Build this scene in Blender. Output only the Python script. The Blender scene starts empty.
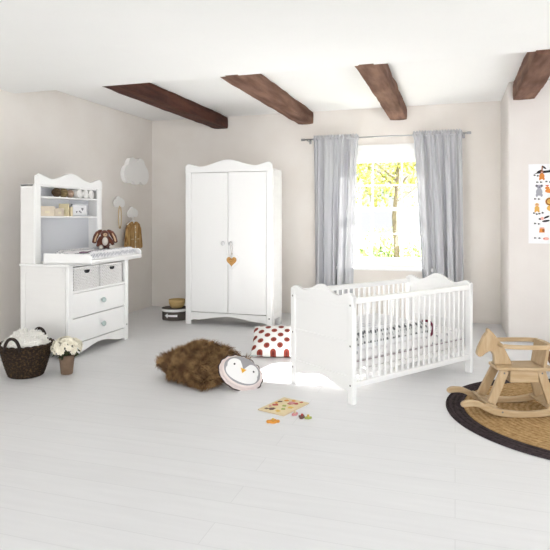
import bpy, bmesh, math, random
from mathutils import Vector, Matrix, Euler, noise
R = math.radians
PI = math.pi
sc = bpy.context.scene
col = sc.collection

# ------------------------------------------------------------------ camera
cd = bpy.data.cameras.new('camera'); cam = bpy.data.objects.new('camera', cd); col.objects.link(cam)
cam.location = (0, 0, 1.28); cam.rotation_euler = (R(90), 0, R(17.53))
cd.sensor_width = 36; cd.lens = 36*570/550; cd.shift_y = -57/550
cd.clip_start = 0.05; cd.clip_end = 200
sc.camera = cam
# ------------------------------------------------------------------ world, sun, added fill light, exposure
w = bpy.data.worlds.new('overcast_white_sky'); sc.world = w; w.use_nodes = True
bg = w.node_tree.nodes['Background']; bg.inputs[0].default_value = (0.97, 0.985, 1.0, 1); bg.inputs[1].default_value = 1.1
sd = bpy.data.lights.new('sun', 'SUN'); sun = bpy.data.objects.new('sun', sd); col.objects.link(sun)
sd.energy = 85.0; sd.angle = R(1.2); sd.color = (1.0, 0.985, 0.96)
sun.rotation_euler = Vector((-0.13, -1.0, -0.62)).to_track_quat('-Z', 'Y').to_euler()
sun.location = (-1, 12, 6)
ad = bpy.data.lights.new('fill_light_behind_camera', 'AREA'); al = bpy.data.objects.new('fill_light_behind_camera', ad); col.objects.link(al)
ad.shape = 'RECTANGLE'; ad.size = 8.0; ad.size_y = 3.0; ad.energy = 470; ad.color = (1.0, 1.0, 1.0)  # added fill lamp, brightens the room from its open end
al.location = (1.8, -6.0, 1.0); al.rotation_euler = (R(97), 0, R(12))
sc.view_settings.view_transform = 'Standard'; sc.view_settings.look = 'None'
sc.view_settings.gamma = 1.0; sc.view_settings.use_curve_mapping = False
sc.view_settings.exposure = -0.1

# ------------------------------------------------------------------ helpers
def s2l(v):
    v /= 255.0
    return v/12.92 if v <= 0.04045 else ((v+0.055)/1.055)**2.4
def rgb(r, g, b): return (s2l(r), s2l(g), s2l(b), 1)

def mat(name, c, rough=0.5, var=None, vscale=8.0, bump=0.0, bscale=60.0, stretch=(1, 1, 1), spec=0.4, sheen=0.0, detail=4.0, lo=0.35, hi=0.65):
    """plain principled surface, optional noise mix to a second colour and noise bump"""
    m = bpy.data.materials.new(name); m.use_nodes = True
    nt = m.node_tree; N = nt.nodes; L = nt.links; p = N['Principled BSDF']
    p.inputs['Base Color'].default_value = c; p.inputs['Roughness'].default_value = rough
    p.inputs['Specular IOR Level'].default_value = spec
    if sheen: p.inputs['Sheen Weight'].default_value = sheen
    if var is not None or bump:
        tc = N.new('ShaderNodeTexCoord'); mp = N.new('ShaderNodeMapping'); mp.inputs['Scale'].default_value = stretch
        L.new(tc.outputs['Object'], mp.inputs['Vector'])
    if var is not None:
        n = N.new('ShaderNodeTexNoise'); n.inputs['Scale'].default_value = vscale; n.inputs['Detail'].default_value = detail
        L.new(mp.outputs[0], n.inputs['Vector'])
        r = N.new('ShaderNodeMapRange'); r.inputs[1].default_value = lo; r.inputs[2].default_value = hi
        L.new(n.outputs['Fac'], r.inputs[0])
        x = N.new('ShaderNodeMix'); x.data_type = 'RGBA'
        x.inputs[6].default_value = c; x.inputs[7].default_value = var
        L.new(r.outputs[0], x.inputs[0]); L.new(x.outputs[2], p.inputs['Base Color'])
    if bump:
        n2 = N.new('ShaderNodeTexNoise'); n2.inputs['Scale'].default_value = bscale; n2.inputs['Detail'].default_value = 3
        L.new(mp.outputs[0], n2.inputs['Vector'])
        b = N.new('ShaderNodeBump'); b.inputs['Strength'].default_value = bump; b.inputs['Distance'].default_value = 0.01
        L.new(n2.outputs['Fac'], b.inputs['Height']); L.new(b.outputs[0], p.inputs['Normal'])
    return m

def spots_mat(name, base, spot, scale, thr, rough=0.85, spot2=None, thr2=0.0, flat=True, rnd=0.0, rot=0.0, soft=0.03):
    """cloth printed with a regular or loose pattern of spots (grid of cells in the object's own plane)"""
    m = mat(name, base, rough); nt = m.node_tree; N = nt.nodes; L = nt.links; p = N['Principled BSDF']
    tc = N.new('ShaderNodeTexCoord'); mp = N.new('ShaderNodeMapping')
    mp.inputs['Scale'].default_value = (scale, scale, 0.0 if flat else scale); mp.inputs['Rotation'].default_value = (0, 0, rot)
    L.new(tc.outputs['Object'], mp.inputs['Vector'])
    v = N.new('ShaderNodeTexVoronoi'); v.inputs['Scale'].default_value = 1.0; v.inputs['Randomness'].default_value = rnd
    L.new(mp.outputs[0], v.inputs['Vector'])
    last = None
    for c, t in ((spot, thr), (spot2, thr2)):
        if c is None: continue
        r = N.new('ShaderNodeMapRange'); r.inputs[1].default_value = t-soft; r.inputs[2].default_value = t+soft
        r.inputs[3].default_value = 1; r.inputs[4].default_value = 0
        L.new(v.outputs['Distance'], r.inputs[0])
        x = N.new('ShaderNodeMix'); x.data_type = 'RGBA'; x.inputs[6].default_value = base; x.inputs[7].default_value = c
        L.new(r.outputs[0], x.inputs[0])
        if last is not None: L.new(last.outputs[2], x.inputs[6])
        last = x
    L.new(last.outputs[2], p.inputs['Base Color'])
    return m

class B:
    """collects shapes into one bmesh"""
    def __init__(s): s.bm = bmesh.new()
    def box(s, c, d, rot=None):
        M = Matrix.Translation(Vector(c))
        if rot is not None: M = M @ Euler(rot).to_matrix().to_4x4()
        M = M @ Matrix.Diagonal((d[0], d[1], d[2], 1))
        bmesh.ops.create_cube(s.bm, size=1.0, matrix=M); return s
    def span(s, a, b):
        return s.box([(a[i]+b[i])/2 for i in range(3)], [abs(b[i]-a[i]) for i in range(3)])
    def beam(s, p, q, w, h, up=(0, 0, 1)):
        """square bar from p to q, w across, h along up"""
        p, q = Vector(p), Vector(q); z = (q-p); L = z.length; z.normalize()
        x = Vector(up).cross(z)
        if x.length < 1e-4: x = Vector((1, 0, 0))
        x.normalize(); y = z.cross(x)
        M = Matrix((x, y, z)).transposed().to_4x4(); M.translation = (p+q)/2
        bmesh.ops.create_cube(s.bm, size=1.0, matrix=M @ Matrix.Diagonal((w, h, L, 1))); return s
    def prism(s, poly, a, b, plane='xz'):
        """extrude a 2-d outline between a and b along the third axis"""
        def P(u, v, t): return {'xz': (u, t, v), 'yz': (t, u, v), 'xy': (u, v, t)}[plane]
        f = [s.bm.verts.new(P(u, v, a)) for u, v in poly]; g = [s.bm.verts.new(P(u, v, b)) for u, v in poly]
        n = len(poly); s.bm.faces.new(f); s.bm.faces.new(g[::-1])
        for i in range(n): s.bm.faces.new((f[i], g[i], g[(i+1) % n], f[(i+1) % n]))
        return s
    def tube(s, pts, r, seg=10, closed=False, flat=1.0):
        pts = [Vector(p) for p in pts]; n = len(pts); rings = []
        nrm = None
        for i, p in enumerate(pts):
            if closed: t = pts[(i+1) % n]-pts[i-1]
            else: t = pts[min(i+1, n-1)]-pts[max(i-1, 0)]
            t.normalize()
            if nrm is None:
                nrm = t.orthogonal() if abs(t.z) > 0.9 else Vector((0, 0, 1))
            nrm = (nrm-t*nrm.dot(t)).normalized(); bn = t.cross(nrm)
            rr = r[i] if isinstance(r, (list, tuple)) else r
            rings.append([s.bm.verts.new(p+nrm*math.cos(2*PI*k/seg)*rr+bn*math.sin(2*PI*k/seg)*rr*flat) for k in range(seg)])
        m = n if closed else n-1
        for i in range(m):
            a, b = rings[i], rings[(i+1) % n]
            for k in range(seg): s.bm.faces.new((a[k], a[(k+1) % seg], b[(k+1) % seg], b[k]))
        if not closed: s.bm.faces.new(rings[0][::-1]); s.bm.faces.new(rings[-1])
        return s
    def lathe(s, prof, seg=32, c=(0, 0, 0), fn=None):
        """prof: (radius, z) list; fn(theta, i) may scale the radius"""
        rings = []
        for i, (r, z) in enumerate(prof):
            if r < 1e-6: rings.append([s.bm.verts.new((c[0], c[1], c[2]+z))]); continue
            ring = []
            for k in range(seg):
                t = 2*PI*k/seg; q = r*(fn(t, i) if fn else 1)
                ring.append(s.bm.verts.new((c[0]+q*math.cos(t), c[1]+q*math.sin(t), c[2]+z)))
            rings.append(ring)
        for a, b in zip(rings, rings[1:]):
            for k in range(seg):
                j = (k+1) % seg
                if len(a) == 1 and len(b) == 1: continue
                if len(a) == 1: s.bm.faces.new((a[0], b[j], b[k]))
                elif len(b) == 1: s.bm.faces.new((a[k], a[j], b[0]))
                else: s.bm.faces.new((a[k], a[j], b[j], b[k]))
        return s
    def ball(s, c, d, rot=None, u=20, v=12):
        M = Matrix.Translation(Vector(c))
        if rot is not None: M = M @ Euler(rot).to_matrix().to_4x4()
        bmesh.ops.create_uvsphere(s.bm, u_segments=u, v_segments=v, radius=1.0, matrix=M @ Matrix.Diagonal((d[0], d[1], d[2], 1))); return s
    def grid(s, fn, nu, nv, closeu=False):
        vs = [[s.bm.verts.new(fn(i/(nu if closeu else nu-1), j/(nv-1))) for i in range(nu)] for j in range(nv)]
        for j in range(nv-1):
            for i in range(nu if closeu else nu-1):
                k = (i+1) % nu; s.bm.faces.new((vs[j][i], vs[j][k], vs[j+1][k], vs[j+1][i]))
        return s
    def disc(s, c, rx, rz, n=20, y=0.0, rot=0.0, plane='xz', t=0.001):
        poly = []
        for k in range(n):
            a = 2*PI*k/n; u, v = rx*math.cos(a), rz*math.sin(a)
            poly.append((c[0]+u*math.cos(rot)-v*math.sin(rot), c[1]+u*math.sin(rot)+v*math.cos(rot)))
        return s.prism(poly, y-t, y, plane)

def obj(name, b, m, parent=None, bevel=0.0, smooth=False, sub=0, loc=None, rot=None, seg=2):
    me = bpy.data.meshes.new(name); bmesh.ops.recalc_face_normals(b.bm, faces=b.bm.faces[:]); b.bm.to_mesh(me); b.bm.free()
    o = bpy.data.objects.new(name, me); col.objects.link(o)
    for x in (m if isinstance(m, (list, tuple)) else [m]): me.materials.append(x)
    if parent is not None: o.parent = parent
    if loc is not None: o.location = loc
    if rot is not None: o.rotation_euler = rot
    if smooth:
        for f in me.polygons: f.use_smooth = True
    if bevel:
        d = o.modifiers.new('soft_edges', 'BEVEL'); d.width = bevel; d.segments = seg; d.limit_method = 'ANGLE'; d.angle_limit = R(40)
    if sub:
        d = o.modifiers.new('smoothing', 'SUBSURF'); d.levels = sub; d.render_levels = sub
    return o

def tag(o, label, cat, group=None, kind=None):
    o['label'] = label; o['category'] = cat
    if group: o['group'] = group
    if kind: o['kind'] = kind
    return o
def thing(name, label, cat, loc=(0, 0, 0), rz=0.0, group=None):
    o = bpy.data.objects.new(name, None); col.objects.link(o); o.empty_display_size = 0.1
    o.location = loc; o.rotation_euler = (0, 0, rz)
    return tag(o, label, cat, group)
def struct(name, b, m, label, cat, parent=None, **k):
    o = obj(name, b, m, parent, **k)
    if parent is None: tag(o, label, cat, kind='structure')
    return o
def copy_thing(o):
    """a copy of a thing with copies of its parts and sub-parts"""
    r = o.copy(); col.objects.link(r)
    for ch in list(o.children):
        q = ch.copy(); col.objects.link(q); q.parent = r
        for g in list(ch.children):
            h = g.copy(); col.objects.link(h); h.parent = q
    return r

def wave(ctrl, n=60):
    """smooth curve through (u, v) control points"""
    out = []
    for i in range(n+1):
        u = ctrl[0][0]+(ctrl[-1][0]-ctrl[0][0])*i/n
        for (a, va), (b, vb) in zip(ctrl, ctrl[1:]):
            if u <= b+1e-9:
                t = (u-a)/(b-a); t = t*t*(3-2*t); out.append((u, va+(vb-va)*t)); break
    return out
def catmull(pts, n=8, closed=False):
    P = [Vector(p) for p in pts]; N = len(P); out = []
    for i in range(N if closed else N-1):
        g = (lambda k: P[k % N]) if closed else (lambda k: P[max(0, min(N-1, k))])
        a, b, c_, d = g(i-1), g(i), g(i+1), g(i+2)
        for k in range(n):
            t = k/n
            out.append(0.5*((2*b)+(c_-a)*t+(2*a-5*b+4*c_-d)*t*t+(3*b-a-3*c_+d)*t**3))
    if not closed: out.append(P[-1])
    return out
def union_outline(circles, n=96, c=(0, 0)):
    """outline of overlapping circles, star-shaped about c"""
    out = []
    for k in range(n):
        a = 2*PI*k/n; dx, dy = math.cos(a), math.sin(a); best = 0
        for x, y, r in circles:
            ux, uy = x-c[0], y-c[1]; bb = ux*dx+uy*dy; q = bb*bb-(ux*ux+uy*uy-r*r)
            if q > 0: best = max(best, bb+math.sqrt(q))
        out.append((c[0]+dx*best, c[1]+dy*best))
    return out

# ------------------------------------------------------------------ materials
M_white = mat('white_lacquer', rgb(247, 247, 246), 0.35, spec=0.3)
M_whitep = mat('white_painted_wood', rgb(241, 240, 238), 0.45, var=rgb(239, 238, 236), vscale=3, stretch=(1, 1, 8))
M_groove = mat('white_groove', rgb(214, 214, 214), 0.6)
M_wall = mat('beige_plaster', rgb(240, 235, 229), 0.95, var=rgb(236, 230, 223), vscale=2.2, bump=0.08, bscale=25, spec=0.1)
M_wallr = mat('toned_down_plaster', rgb(226, 221, 217), 0.95, var=rgb(222, 216, 212), vscale=2.2, bump=0.08, bscale=25, spec=0.1)  # wall plaster darkened in colour to offset the strong light on this wall
M_ceil = mat('white_ceiling_plaster', rgb(251, 251, 250), 0.95, var=rgb(249, 249, 248), vscale=2, spec=0.1)
M_beam = mat('old_beam_wood', rgb(92, 56, 44), 0.75, var=rgb(62, 36, 29), vscale=5, stretch=(2.5, 0.35, 3), bump=0.6, bscale=22, spec=0.25)
M_beam2 = mat('light_washed_beam_wood', rgb(136, 104, 88), 0.8, var=rgb(96, 66, 54), vscale=5, stretch=(2.5, 0.35, 3), bump=0.6, bscale=22, spec=0.2)  # paler copy of the beam wood, the wash of light put into its colour
M_metal = mat('brushed_steel', rgb(170, 170, 172), 0.35); M_metal.node_tree.nodes['Principled BSDF'].inputs['Metallic'].default_value = 0.9
M_pale_wood = mat('pale_birch', rgb(196, 172, 139), 0.5, var=rgb(184, 157, 120), vscale=7, stretch=(1.2, 4, 9), spec=0.3)
M_pale_wood_v = mat('pale_birch_upright', rgb(194, 170, 137), 0.5, var=rgb(182, 155, 119), vscale=7, stretch=(7, 4, 1.2), spec=0.3)
M_screw = mat('dark_screw', rgb(120, 118, 115), 0.4)
M_eyes_hole_shade = mat('dark_eyes_hole_shade', rgb(40, 40, 46), 0.8)  # near-black for toy eyes and nose, and for shade in basket handle openings

def floor_mat():
    m = mat('whitewashed_boards', rgb(224, 224, 224), 0.42, spec=0.35); nt = m.node_tree; N = nt.nodes; L = nt.links; p = N['Principled BSDF']
    tc = N.new('ShaderNodeTexCoord'); mp = N.new('ShaderNodeMapping'); L.new(tc.outputs['Object'], mp.inputs['Vector'])
    br = N.new('ShaderNodeTexBrick'); br.inputs['Scale'].default_value = 1.0; br.inputs['Brick Width'].default_value = 2.6
    br.inputs['Row Height'].default_value = 0.17; br.inputs['Mortar Size'].default_value = 0.0022; br.inputs['Mortar Smooth'].default_value = 0.2
    br.inputs['Color1'].default_value = rgb(233, 233, 234); br.inputs['Color2'].default_value = rgb(231, 231, 232); br.inputs['Mortar'].default_value = rgb(222, 222, 223)
    br.offset = 0.37; L.new(mp.outputs[0], br.inputs['Vector'])
    mp2 = N.new('ShaderNodeMapping'); mp2.inputs['Scale'].default_value = (0.9, 9, 1); L.new(tc.outputs['Object'], mp2.inputs['Vector'])
    n = N.new('ShaderNodeTexNoise'); n.inputs['Scale'].default_value = 3; n.inputs['Detail'].default_value = 6; L.new(mp2.outputs[0], n.inputs['Vector'])
    x = N.new('ShaderNodeMix'); x.data_type = 'RGBA'; x.blend_type = 'MULTIPLY'
    rr = N.new('ShaderNodeMapRange'); rr.inputs[1].default_value = 0.3; rr.inputs[2].default_value = 0.75; rr.inputs[3].default_value = 0.955; rr.inputs[4].default_value = 1.0
    L.new(n.outputs['Fac'], rr.inputs[0]); x.inputs[0].default_value = 1
    L.new(br.outputs['Color'], x.inputs[6]); L.new(rr.outputs[0], x.inputs[7]); L.new(x.outputs[2], p.inputs['Base Color'])
    return m
M_floor = floor_mat()

# ------------------------------------------------------------------ room shell
WX, WY, CZ = -4.20, 7.36, 2.69          # left wall, back wall, ceiling
BX, BY = 0.523, 6.35                    # projecting wall on the right: its corner
struct('floor', B().span((WX-0.2, -1.2, -0.1), (3.6, WY+0.3, 0)), M_floor, 'whitewashed wooden plank floor of the nursery', 'floor')
struct('wall_left', B().span((WX-0.2, -1.2, 0), (WX, WY+0.3, CZ)), M_wall, 'beige plaster wall behind the changing dresser', 'wall')
wx0, wx1, wz0, wz1 = -1.47, -0.21, 0.66, 2.14
bw = B()
bw.span((WX, WY, 0), (wx0, WY+0.3, CZ)); bw.span((wx1, WY, 0), (BX, WY+0.3, CZ))
bw.span((wx0, WY, 0), (wx1, WY+0.3, wz0)); bw.span((wx0, WY, wz1), (wx1, WY+0.3, CZ))
struct('wall_back', bw, M_wall, 'beige back wall with the window', 'wall')
struct('wall_right', B().span((BX, BY, 0), (3.6, WY+0.3, CZ)), M_wallr, 'pale wall jutting out on the right with the animal poster', 'wall', bevel=0.02, seg=3)
ce = B(); ce.span((WX-0.2, 4.55, CZ), (3.6, WY+0.3, CZ+0.1)); ce.span((WX-0.2, -1.2, 2.525), (3.6, 4.65, CZ+0.1))
struct('ceiling', ce, M_ceil, 'white plaster ceiling between the wooden beams', 'ceiling')

# window: casing, two sashes with glazing bars, glass, sill
def glass_mat():
    m = bpy.data.materials.new('window_glass'); m.use_nodes = True; nt = m.node_tree; N = nt.nodes; L = nt.links
    for n in list(N): N.remove(n)
    o = N.new('ShaderNodeOutputMaterial'); t = N.new('ShaderNodeBsdfTransparent'); g = N.new('ShaderNodeBsdfGlossy')
    g.inputs['Roughness'].default_value = 0.02; x = N.new('ShaderNodeMixShader'); x.inputs[0].default_value = 0.05
    L.new(t.outputs[0], x.inputs[1]); L.new(g.outputs[0], x.inputs[2]); L.new(x.outputs[0], o.inputs[0]); return m
M_glass = glass_mat()
win = bpy.data.objects.new('window_1', None); col.objects.link(win); win.location = ((wx0+wx1)/2, WY, 0)
tag(win, 'white sash window with small panes between the grey curtains', 'window', kind='structure')
hw = (wx1-wx0)/2
f = B()
for sx in (-1, 1): f.span((sx*hw, 0.02, wz0), (sx*(hw-0.065), 0.2, wz1)); f.span((sx*(hw+0.07), -0.02, wz0-0.02), (sx*hw, 0.0, wz1+0.08))
f.span((-hw, 0.02, wz1-0.1), (hw, 0.2, wz1)); f.span((-hw, 0.02, wz0), (hw, 0.2, wz0+0.07)); f.span((-hw-0.07, -0.02, wz1), (hw+0.07, 0.0, wz1+0.08))
obj('window_frame', f, M_white, win, bevel=0.004)
obj('window_sill', B().span((-hw-0.1, -0.12, wz0-0.04), (hw+0.1, 0.03, wz0)), M_white, win, bevel=0.006)
zi0, zi1, xm = wz0+0.07, wz1-0.1, hw-0.065; zm = 1.395
def sash(z0, z1, y):
    a = B(); t = 0.04
    a.span((-xm, y, z0), (xm, y+0.035, z0+t)); a.span((-xm, y, z1-t), (xm, y+0.035, z1))
    for sx in (-1, 1): a.span((sx*xm, y, z0), (sx*(xm-t), y+0.035, z1))
    for k in (1, 2): xx = -xm+2*xm*k/3; a.span((xx-0.009, y+0.005, z0), (xx+0.009, y+0.028, z1))
    a.span((-xm, y+0.005, (z0+z1)/2-0.009), (xm, y+0.028, (z0+z1)/2+0.009))
    o = obj('sash', a, M_white, win, bevel=0.002)
    obj('pane', B().span((-xm, y+0.014, z0), (xm, y+0.018, z1)), M_glass, o)
sash(zi0, zm+0.025, 0.07); sash(zm-0.025, zi1, 0.11)

# ------------------------------------------------------------------ outdoors
M_lawn = mat('lawn', rgb(96, 110, 64), 0.95, var=rgb(120, 130, 84), vscale=1.2)
struct('garden_ground', B().span((-30, WY+0.6, -0.7), (22, 60, -0.6)), M_lawn, 'sunlit lawn outside the window', 'lawn')
def leaf_mat(name, c, c2):
    m = mat(name, c, 0.7, var=c2, vscale=3.0); nt = m.node_tree; N = nt.nodes; L = nt.links; p = N['Principled BSDF']
    o = N['Material Output']; t = N.new('ShaderNodeBsdfTranslucent'); x = N.new('ShaderNodeMixShader'); x.inputs[0].default_value = 0.55
    t.inputs[0].default_value = c; L.new(p.outputs[0], x.inputs[1]); L.new(t.outputs[0], x.inputs[2]); L.new(x.outputs[0], o.inputs[0]); return m
M_leafy = leaf_mat('yellow_green_leaves', rgb(150, 150, 70), rgb(176, 164, 96))
M_leafg = leaf_mat('green_leaves', rgb(108, 128, 72), rgb(134, 146, 92))
M_bark = mat('bark', rgb(140, 128, 104), 0.9, var=rgb(112, 100, 80), vscale=9, bump=0.6, bscale=30)
def crown(rng, blobs, per, size):
    b = B()
    for (x, y, z, r) in blobs:
        for _ in range(per):
            v = Vector((rng.gauss(0, 1), rng.gauss(0, 1), rng.gauss(0, 1))).normalized()*r*rng.random()**0.4
            c = Vector((x, y, z))+v; s_ = size*rng.uniform(0.6, 1.3)
            E = Euler((rng.uniform(0, 6.3), rng.uniform(0, 6.3), rng.uniform(0, 6.3))).to_matrix()
            q = [c+E @ Vector(p) for p in ((-s_, 0, 0), (-0.2*s_, -0.45*s_, 0), (s_, 0, 0), (-0.2*s_, 0.45*s_, 0))]
            b.bm.faces.new([b.bm.verts.new(p) for p in q])
    return b
def tree(loc, label, h, r, blobs, per, size, ml, seed):
    rng = random.Random(seed)
    t = thing('garden_tree', label, 'tree', loc, 0, 'trees in the garden')
    tr = B(); tr.tube([(0, 0, 0), (0.02, 0, h*0.3), (-0.05, 0, h*0.6), (0.06, 0, h)], [r*1.35, r, r*0.85, r*0.5], 10)
    for k in range(5):
        a = k*1.25; z = h*(0.72+0.06*k)
        tr.tube([(0, 0, z), (math.cos(a)*0.6, math.sin(a)*0.5, z+0.45), (math.cos(a)*1.3, math.sin(a)*1.1, z+0.8)], [r*0.45, r*0.3, r*0.12], 6)
    obj('trunk', tr, M_bark, t, smooth=True)
    obj('crown', crown(rng, blobs, per, size), ml, t)
tree((-1.5, 15.5, -0.6), 'slender tree whose bare trunk shows through the lower window sash', 3.2, 0.075,
     [(0, 0, 3.1, 1.0), (0.9, 0.2, 2.9, 0.9), (-0.9, 0.3, 3.0, 0.9), (0.3, 0, 4.0, 0.9), (-1.2, 0, 3.9, 0.8), (1.2, 0, 3.8, 0.8)], 300, 0.09, M_leafy, 3)
tree((-3.4, 19.0, -0.6), 'leafy tree farther back at the left of the window view', 3.6, 0.08,
     [(0, 0, 3.6, 1.3), (1.3, 0, 3.2, 1.1), (-1.3, 0, 3.4, 1.2), (0.4, 0, 4.8, 1.2), (1.8, 0, 4.4, 0.8)], 210, 0.1, M_leafg, 5)
tree((0.9, 18.0, -0.6), 'yellowish tree at the right of the window view', 3.4, 0.08,
     [(0, 0, 3.4, 1.2), (-1.1, 0, 3.3, 0.9), (1.2, 0, 3.3, 1.1), (-0.3, 0, 4.6, 1.1)], 210, 0.1, M_leafy, 9)
def bush(loc, label, blobs, per, seed):
    t = thing('garden_bush', label, 'bush', loc, 0, 'bushes in the garden')
    obj('stem', B().tube([(0, 0, 0), (0, 0.02, 0.3), (0.05, 0, 0.6)], [0.05, 0.04, 0.02], 8), M_bark, t)
    obj('foliage', crown(random.Random(seed), blobs, per, 0.075), M_leafg, t)
bush((-1.05, 16.0, -0.6), 'round green bush beside the slender tree trunk outside', [(0, 0, 0.5, 0.55), (0.5, 0, 0.45, 0.5), (-0.45, 0, 0.35, 0.4)], 330, 1)
bush((-2.5, 17.0, -0.6), 'low green bush outside at the left of the lower sash', [(0, 0, 0.5, 0.55), (0.6, 0.1, 0.7, 0.55), (-0.6, 0, 0.5, 0.5)], 300, 2)
bush((-2.0, 21.0, -0.6), 'pale distant bush outside behind the lawn', [(0, 0, 0.9, 0.8), (0.9, 0, 0.8, 0.7), (-0.8, 0, 0.8, 0.7)], 200, 4)

# ------------------------------------------------------------------ ceiling beams
def hewn(x0, x1, y0, y1, z0, z1, seed):
    b = B(); n = 40
    cs = [(x0, z0), (x1, z0), (x1, z1), (x0, z1)]; rings = []
    for i in range(n+1):
        y = y0+(y1-y0)*i/n; ring = []
        for k in range(4):
            (ax, az), (bx, bz) = cs[k], cs[(k+1) % 4]
            for j in range(4):
                t = j/4; p = Vector((ax+(bx-ax)*t, y, az+(bz-az)*t))
                o = noise.noise_vector(p*3.3+Vector((seed*7, 0, 0)))*0.009+noise.noise_vector(p*9+Vector((seed*3, 1, 0)))*0.004
                if j == 0:
                    cx, cz = (x0+x1)/2, (z0+z1)/2; p.x += (cx-p.x)*0.06; p.z += (cz-p.z)*0.06
                p.x += o.x; p.z = min(p.z+o.z, z1-0.001) if k >= 1 and p.z > z1-0.02 else p.z+o.z; ring.append(b.bm.verts.new(p))
        rings.append(ring)
    m = 16
    for a, c in zip(rings, rings[1:]):
        for k in range(m): b.bm.faces.new((a[k], a[(k+1) % m], c[(k+1) % m], c[k]))
    b.bm.faces.new(rings[0][::-1]); b.bm.faces.new(rings[-1]); return b
for x1, yend, zb, m, lb, sd_ in ((-3.01, WY, 2.525, M_beam, 'dark brown ceiling beam nearest the left wall, above the dresser', 1),
                           (-1.79, WY, 2.525, M_beam2, 'brown ceiling beam ending above the right of the wardrobe', 2),
                           (-0.58, WY, 2.525, M_beam2, 'brown ceiling beam ending above the window', 3),
                           (0.78, BY, 2.49, M_beam2, 'short brown ceiling beam ending at the jutting right wall', 4)):
    tag(obj('ceiling_beam', hewn(x1-0.21, x1, 4.62, yend+0.02, zb, CZ, sd_), m), lb, 'beam', 'ceiling beams', 'thing')

# ------------------------------------------------------------------ curtains and rod
def curtain_mat():
    m = bpy.data.materials.new('sheer_grey_cloth'); m.use_nodes = True; nt = m.node_tree; N = nt.nodes; L = nt.links
    for n in list(N): N.remove(n)
    o = N.new('ShaderNodeOutputMaterial'); d = N.new('ShaderNodeBsdfDiffuse'); t = N.new('ShaderNodeBsdfTranslucent'); tr = N.new('ShaderNodeBsdfTransparent')
    d.inputs[0].default_value = rgb(201, 202, 205); t.inputs[0].default_value = rgb(206, 207, 210)
    a = N.new('ShaderNodeMixShader'); a.inputs[0].default_value = 0.02; L.new(d.outputs[0], a.inputs[1]); L.new(t.outputs[0], a.inputs[2])
    b = N.new('ShaderNodeMixShader'); b.inputs[0].default_value = 0.006; L.new(a.outputs[0], b.inputs[1]); L.new(tr.outputs[0], b.inputs[2])
    L.new(b.outputs[0], o.inputs[0]); return m
M_curt = curtain_mat()
RZ, RY = 2.30, 7.20
rod = thing('curtain_rod', 'thin steel curtain rod on the wall above the window', 'curtain rod', (-0.86, RY, RZ))
obj('pole', B().tube([(-1.03, 0, 0), (1.02, 0, 0)], 0.009, 12), M_metal, rod, smooth=True)
for x in (-1.03, 1.02): obj('finial', B().tube([(x-0.025, 0, 0), (x+0.025, 0, 0)], 0.016, 12), M_metal, rod, bevel=0.004)
for x in (-0.97, 0.96): obj('bracket', B().tube([(x, 0.0, -0.012), (x, WY-RY, -0.012)], 0.008, 8).box((x, WY-RY-0.004, -0.012), (0.03, 0.008, 0.06)), M_metal, rod)
def curtain(tx0, tx1, bx0, bx1, seed, label):
    rng = random.Random(seed); ph = [rng.uniform(0, 6.28) for _ in range(6)]
    t = thing('curtain', label, 'curtain', ((tx0+tx1)/2, RY, 0), 0, 'grey curtains at the window'); cx = (tx0+tx1)/2
    def fold(u, v, k):
        # v: 0 top .. 1 bottom; tight gathers at the top open into broad folds
        tight = math.sin(u*2*PI*13+ph[0])*0.012*(1-v)**2
        broad = (math.sin(u*2*PI*5.3+ph[1]+0.5*v)*0.046+math.sin(u*2*PI*8.7+ph[2]-0.7*v)*0.024+math.sin(u*2*PI*2.1+ph[3])*0.015)*(0.45+0.55*v**0.6)
        return tight+broad
    def P(u, v):
        a = tx0+(bx0-tx0)*v**0.8; b_ = tx1+(bx1-tx1)*v**0.8
        x = a+(b_-a)*u+math.sin(u*2*PI*4.2+ph[4])*0.012*v
        z = RZ-0.015-v*(RZ-0.035)
        return (x-cx, fold(u, v, 0)-0.02*(1-v), z)
    obj('panel', B().grid(P, 170, 50), M_curt, t, smooth=True)
    def H(u, v):
        x = tx0-0.008+(tx1-tx0+0.016)*u
        a = v*2*PI
        r = 0.017+0.005*math.sin(u*2*PI*19+ph[5])
        return (x-cx, math.cos(a)*r*0.95+math.sin(u*2*PI*13+ph[0])*0.006, RZ-0.002+math.sin(a)*r*1.25+0.006*math.sin(u*2*PI*23))
    obj('heading', B().grid(lambda u, v: H(u, v), 170, 13), M_curt, t, smooth=True)
    def F(u, v):
        return ((tx0+(tx1-tx0)*u)-cx, math.sin(u*2*PI*13+ph[0])*0.012-0.004, RZ+0.015+v*(0.03+0.009*math.sin(u*2*PI*17)))
    obj('ruffle', B().grid(F, 170, 4), M_curt, t, smooth=True)
curtain(-1.75, -1.17, -1.74, -1.26, 4, 'sheer grey curtain gathered at the left side of the window')
curtain(-0.49, 0.08, -0.36, 0.09, 8, 'sheer grey curtain gathered at the right side of the window')

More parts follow.
